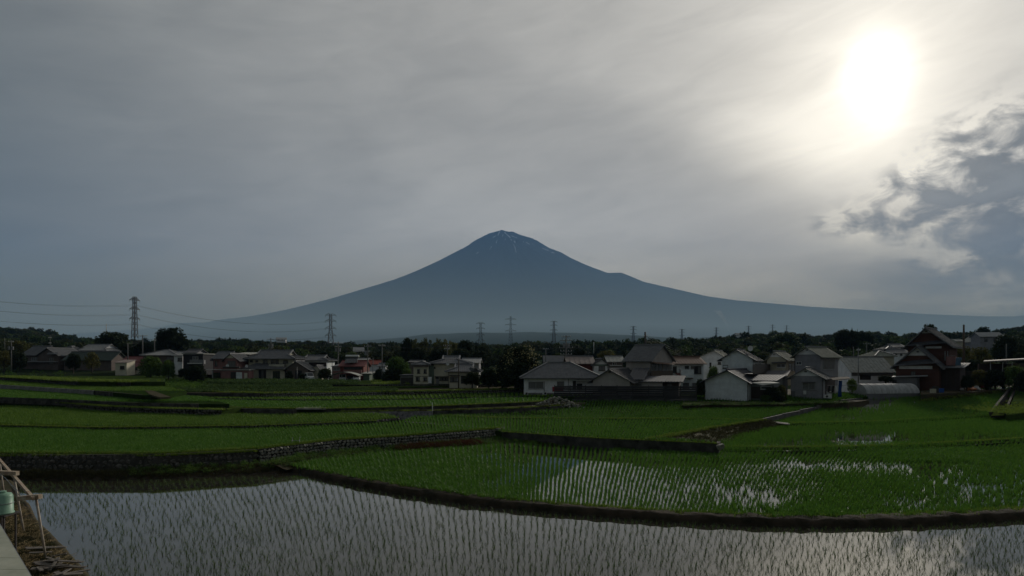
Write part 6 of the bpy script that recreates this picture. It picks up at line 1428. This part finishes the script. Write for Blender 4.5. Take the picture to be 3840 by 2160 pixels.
for i, (x, y, w_, h_, mt, lb) in enumerate([(1388,1022,.8,.7,WM['beige'],'yellowish crate before the farmhouse wall'),(1420,1020,.9,1.2,M_frame,'dark box before the farmhouse wall'),(1475,1015,1.3,.7,M_blue,'blue box at the farmhouse corner'),(1510,975,.8,.6,M_white,'white box by the farmhouse door'),(1585,975,.9,.8,M_white,'white container at the farmhouse yard edge')]):
    o = thing_box('crate', lb, 'crate', YSP.px(*c6(x, y))); MB().box(-w_/2,w_/2,-.3,.3,0,h_).build('box', mt, o); MB().box(-w_/2-.03,w_/2+.03,-.33,.33,h_+.002,h_+.07).build('lid', mt, o)
o = thing_box('crate', 'red crate beside the bungalow, above the left end of the fence', 'crate', Pt(*c4(668,935), 111.5)); MB().box(-1,1,-.4,.4,0,.8).build('box', M_red, o); MB().box(-1.03,1.03,-.43,.43,.802,.87).build('rim', M_red, o)
# cars under and beside the carport
def car(label, cr, x, yb, Y, L_, H, mt, rz, cat='car'):
    o = thing_box('parked_'+cat, label, cat, Pt(*cr(x, yb), Y), rz); w_ = .8; n = 7
    prof = [(-L_/2,.35),(-L_/2,.95),(-L_/2+.25,1.0),(-L_/2+.55,H-.08),(-L_/2+.9,H),(L_/2-1.3,H),(L_/2-.75,1.02),(L_/2-.1,.85),(L_/2,.6),(L_/2,.35)]
    V = [(a, y, z) for y in (-w_, w_) for a, z in prof]; k = len(prof); MB().add(V, [tuple(range(k)), tuple(range(k, 2*k))[::-1]]+[(i, k+i, k+(i+1) % k, (i+1) % k) for i in range(k)]).build('body', mt, o)
    for y in (-w_-.01, w_-.0): MB().box(-L_/2+.7, L_/2-1.3, y-.005, y+.01, 1.0, H-.15).build('side_window', M_glass, o)
    MB().slab([(L_/2-1.25,-.7,H-.02),(L_/2-1.25,.7,H-.02),(L_/2-.72,.7,1.06),(L_/2-.72,-.7,1.06)], .03).build('windscreen', M_glass, o)
    for a in (-L_/2+.75, L_/2-.75):
        for y in (-w_, w_): wh = MB().tube([(a,y-.1,.32),(a,y+.1,.32)], .32, 12).build('wheel', M_frame, o)
    for y in (-.55, .55): MB().box(L_/2+.002, L_/2+.03, y-.14, y+.14, .62, .8).build('headlight', M_alu, o)
car('white van parked by the clipped shrub left of the carport', c2, 1850, 905, 156.5, 3.8, 1.85, M_white, -1.0, 'van'); car('white car parked under the left half of the carport', c3, 162, 822, 157.5, 3.4, 1.8, M_white, -1.35); car('white car parked under the right end of the carport', c3, 348, 824, 157, 3.4, 1.3, M_white, -1.4); car('dark car parked between the two white ones', c3, 262, 824, 158, 3.6, 1.5, WM['black'], -1.4)
# heap of stones by the corner of the fence
hp = empty('stone_heap', Plane(1.5).px(*c4(655,1160)), 0, 'heap of loose field stones at the left end of the black fence', 'stone heap'); r_ = random.Random(77)
for i in range(190):
    a = r_.uniform(0, 6.283); rr = math.sqrt(r_.random()); x, y = rr*math.cos(a)*4.6, rr*math.sin(a)*2.2; z = max(0, 1-rr)*1.9+.1; s_ = r_.uniform(.3, .62)
    link('stone', ROCKS[r_.randrange(9)], hp, (x, y, z), (r_.uniform(0, 3), r_.uniform(0, 3), r_.uniform(0, 3)), (s_*1.2, s_, s_*.8))
# white stake, plank bridge, ladder
st = MB().tube([(0,0,-.3),(-.12,0,2.0)], .055, 7).build('stake', M_white, loc=P2.px(1624,1562)); tag(st, 'white leaning stake standing at the end of the pitted concrete wall', 'stake')
pb_ = empty('plank_bridge', P6.px(2895,1597)+Vector((0,0,.45)), -.45, 'whitish weathered planks laid side by side over the ditch at the grass bank', 'plank bridge'); M_plank = mat('bleached_plank', (.40,.37,.33), .9, c2=(.16,.14,.12), ns=2.0, stretch=(.6,4,1), bump=.3)
for i in range(6): MB().box(-2.0+rnd.uniform(-.3,.1), 2.0+rnd.uniform(-.1,.3), -.9+i*.31, -.9+i*.31+.25, 0, .06).build('plank', M_plank, pb_, loc=(0,0,rnd.uniform(0,.05)), rot=(rnd.uniform(-.05,.05),.08,0))
ld = empty('ladder', L1.px(1114,1663)+Vector((.2,-1.0,-1.15)), .25, 'pale metal ladder leaning on the dry stone wall', 'ladder'); 
for x in (-.32, .32): MB().tube([(x,0,0),(x,.5,1.5),(x,.75,1.75)], .035, 6).build('rail', M_alu, ld)
for i in range(5): MB().tube([(-.32,.11+.11*i,.3*(i+.9)),(.32,.11+.11*i,.3*(i+.9))], .022, 5).build('rung', M_alu, ld)
o = tag(slab('concrete_plate', [(1110,1531),(1130,1525),(1205,1523),(1222,1531)], Plane(2.72), M_conc, .2)[0], 'flat pale concrete slab lying at the edge of the smooth middle paddy', 'slab', kind='thing')
o = tag(MB().bar((0,0,-.2),(0,0,1.1), .14).build('marker_post', M_white, loc=L4.px(308,1443)), 'short white post at the corner of the dark terrace wall', 'post')
# open concrete channel at the right edge
ch = empty('channel', P5.px(3712,1560), 0, 'open concrete water channel cutting away between the right-hand paddies', 'channel'); a0 = P5.px(3712,1560); 
def chw(p, q, wd, ht, nm='side_wall', mt=None, z=0): MB().bar(p-a0+Vector((0,0,z)), q-a0+Vector((0,0,z)), wd, ht).build(nm, mt or M_concd, ch)
chw(P5.px(3714,1560), P5.px(3789,1462), .35, 1.2, z=.0); chw(P5.px(3768,1557), P5.px(3803,1474), .3, 1.1, z=.0); chw(P5.px(3789,1463), P5.px(3900,1480), .3, 1.2)
tag(slab('water', [(3716,1559),(3764,1557),(3801,1476),(3791,1466)], Plane(.9,.045,80), M_water, .3)[0], kind='structure')
tag(slab('verge', [(3772,1557),(3806,1480),(3870,1480),(5400,1470),(5400,1500),(3850,1548)], Plane(1.15,.045,80), M_grass, 1)[0], kind='structure')
edge_grass([(3780,1552),(3850,1548),(4100,1530)], Plane(1.15,.045,80), 1400, 4.0, dz=0)
# thin smoke rising at the mountain foot
def smoke(px, yb, yt, lean, Y, dens_, w0, w1):
    V = []; n = 16; m_ = 10; b = Pt(px, yb, Y)
    for i in range(n+1):
        f = i/n; z = (yb-yt)/F*Y*f; r = (w0+(w1-w0)*f**1.3)/F*Y; cx = -lean*(f**1.6)/F*Y
        for j in range(m_): a = 2*math.pi*j/m_; V.append((cx+r*math.cos(a), r*math.sin(a), z))
    Fs = [(i*m_+j, i*m_+(j+1) % m_, (i+1)*m_+(j+1) % m_, (i+1)*m_+j) for i in range(n) for j in range(m_)]+[tuple(range(m_))[::-1], tuple(range(n*m_, (n+1)*m_))]
    o = MB().add(V, Fs).build('smoke', None, loc=b); mt = HAZE.data.materials[0].copy(); mt.name = 'smoke'; v = mt.node_tree.nodes['Principled Volume']; v.inputs['Density'].default_value = dens_; v.inputs['Color'].default_value = (.9,.95,1,1)
    o.data.materials.clear(); o.data.materials.append(mt); tag(o, kind='stuff')
smoke(2732, 1244, 1165, 42, 4300, .006, 1.5, 14)
# ------------------------------------------------------------------ near left corner
M_pipe = mat('faded_pipe', (.42,.39,.32), .6, c2=(.28,.20,.15), ns=3); M_rust = mat('rusty_beam', (.46,.41,.31), .7, c2=(.26,.15,.09), ns=3.5)
fr = empty('frame_rack', (-20.7, 27.1, .3), 0, 'pale steel rack of posts and sloping rail on the near left bank', 'rack'); O = Vector((-20.7, 27.1, .3))
tp = [Pt(135,1866,27.1), Pt(52,1786,31.1), Pt(-3,1722,36.0)]; bs = [Pt(172,2095,27.1), Pt(90,2000,31.1), Pt(18,1876,36.0)]
for a, b in zip(tp, bs): MB().tube([a-O, b-O], .05, 8).build('post', M_pipe, fr, sm=True)
MB().bar(tp[0]-O+Vector((.12,-.3,.02)), Pt(-40,1682,40)-O, .12, .14).build('rail', M_rust, fr)
MB().bar(Pt(152,1862,27.05)-O, Pt(70,1869,27.3)-O, .2, .2).build('cross_beam', M_rust, fr); MB().bar(Pt(66,1775,31.05)-O, Pt(-10,1772,31.2)-O, .2, .2).build('cross_beam', M_rust, fr)
for a, b in ((Pt(0,1775,31),Pt(95,1868,27.2)), (Pt(20,1790,31),Pt(80,1870,27.3))): MB().tube([a-O, b-O], .012, 4).build('stay_wire', M_steel, fr)
tk = Pt(10,1925,25.5); to = empty('water_tank', tk, 0, 'pale green plastic water tank on a steel stand at the left edge', 'tank'); M_tank = mat('green_plastic', (.20,.34,.24), .45, ns=2, amt=.2)
def lathe(prof, n=20): 
    V = [(r*math.cos(2*math.pi*j/n), r*math.sin(2*math.pi*j/n), z) for r, z in prof for j in range(n)]; k = len(prof)
    return MB().add(V, [(i*n+j, i*n+(j+1) % n, (i+1)*n+(j+1) % n, (i+1)*n+j) for i in range(k-1) for j in range(n)]+[tuple(range(n))[::-1], tuple(range((k-1)*n, k*n))])
lathe([(.40,0),(.40,.05),(.37,.06),(.35,.72),(.30,.82),(.12,.86)]).build('body', M_tank, to, sm=True); lathe([(.13,.862),(.13,.93),(.05,.95)]).build('cap', M_tank, to); lathe([(.385,.42),(.39,.425),(.385,.44)]).build('band', M_steel, to)
MB().tube([(-.3,-.3,.12),(-.05,-.5,.1),(.0,-.52,-.15)], .03, 6).build('tap', M_steel, to)
for x, y in ((-.3,-.3),(.3,-.3),(.3,.3),(-.3,.3)): MB().bar((x,y,-.004),(x,y,-2.4), .06).build('leg', M_frame, to)
MB().box(-.42,.42,-.42,.42,-.06,-.004).build('shelf', M_frame, to)
# flat metal roof of the nearest building
q = [Pt(0,1968,15.2), Pt(118,2166,13.2), Pt(150,2230,12.8)]; O2 = Vector((-13.5, 14, 0)); rf_ = empty('building', O2, 0, 'pale flat metal roof corner with seams at the bottom left', 'building'); zr = 4.0; M_pr = mat('pale_roof', (.36,.36,.28), .55, c2=(.25,.26,.19), ns=1.2)
def edge(py):                                     # right-hand edge of the roof at picture row py
    px = (py-1968)*.60; Y = (CZ-zr)*F/(py-HY); return Vector(((px-CX)/F*Y, Y, zr))
rows_ = [1900, 1968, 2092, 2136, 2190, 2300]
E = [edge(r__) for r__ in rows_]
for a, b in zip(E, E[1:]):
    d = (b-a).normalized()*.012; a2, b2 = a+d, b-d
    MB().slab([(a2.x-5,a2.y+.2,zr),(b2.x-5,b2.y+.2,zr),(b2.x,b2.y,zr),(a2.x,a2.y,zr)], .05).build('roof_panel', M_pr, rf_, loc=-O2)
MB().bar(E[0]-Vector((0,0,.1)), E[-1]-Vector((0,0,.1)), .06, .14).build('gutter', M_steel, rf_, loc=-O2)
MB().prism([(E[0].x-5,E[0].y-.1),(E[-1].x-5,E[-1].y),(E[-1].x-.5,E[-1].y),(E[0].x-.5,E[0].y-.1)], -1.4, zr-.06).build('wall', WM['grey'], rf_, loc=-O2)
tag(slab('yard', [(-900,1965),(-60,1965),(40,2300),(-900,2400)], Plane(.34), M_soil, 1)[0], kind='structure')
# weathered boards heaped by the water
M_wb = mat('grey_board', (.20,.175,.15), .9, c2=(.07,.06,.05), ns=2.5, stretch=(1,6,1), bump=.6); bp = empty('board_pile', Plane(.35).px(240,2120), 0, 'heap of grey weathered boards beside the nearest water', 'board pile'); r_ = random.Random(5); oo = Plane(.35).px(240,2120)
for i in range(34):
    px, py = r_.uniform(150, 300), r_.uniform(2060, 2200)
    if px > 150+(py-2010)*.95: continue
    p = Plane(.35).px(px, py)-oo; L_ = r_.uniform(.5, 1.6); w_ = r_.uniform(.1, .22)
    MB().box(-L_/2, L_/2, -w_/2, w_/2, 0, .035).build('board', M_wb, bp, loc=(p.x, p.y, .04+r_.random()*.22), rot=(r_.uniform(-.2,.2), r_.uniform(-.15,.15), r_.gauss(.0, .5)))
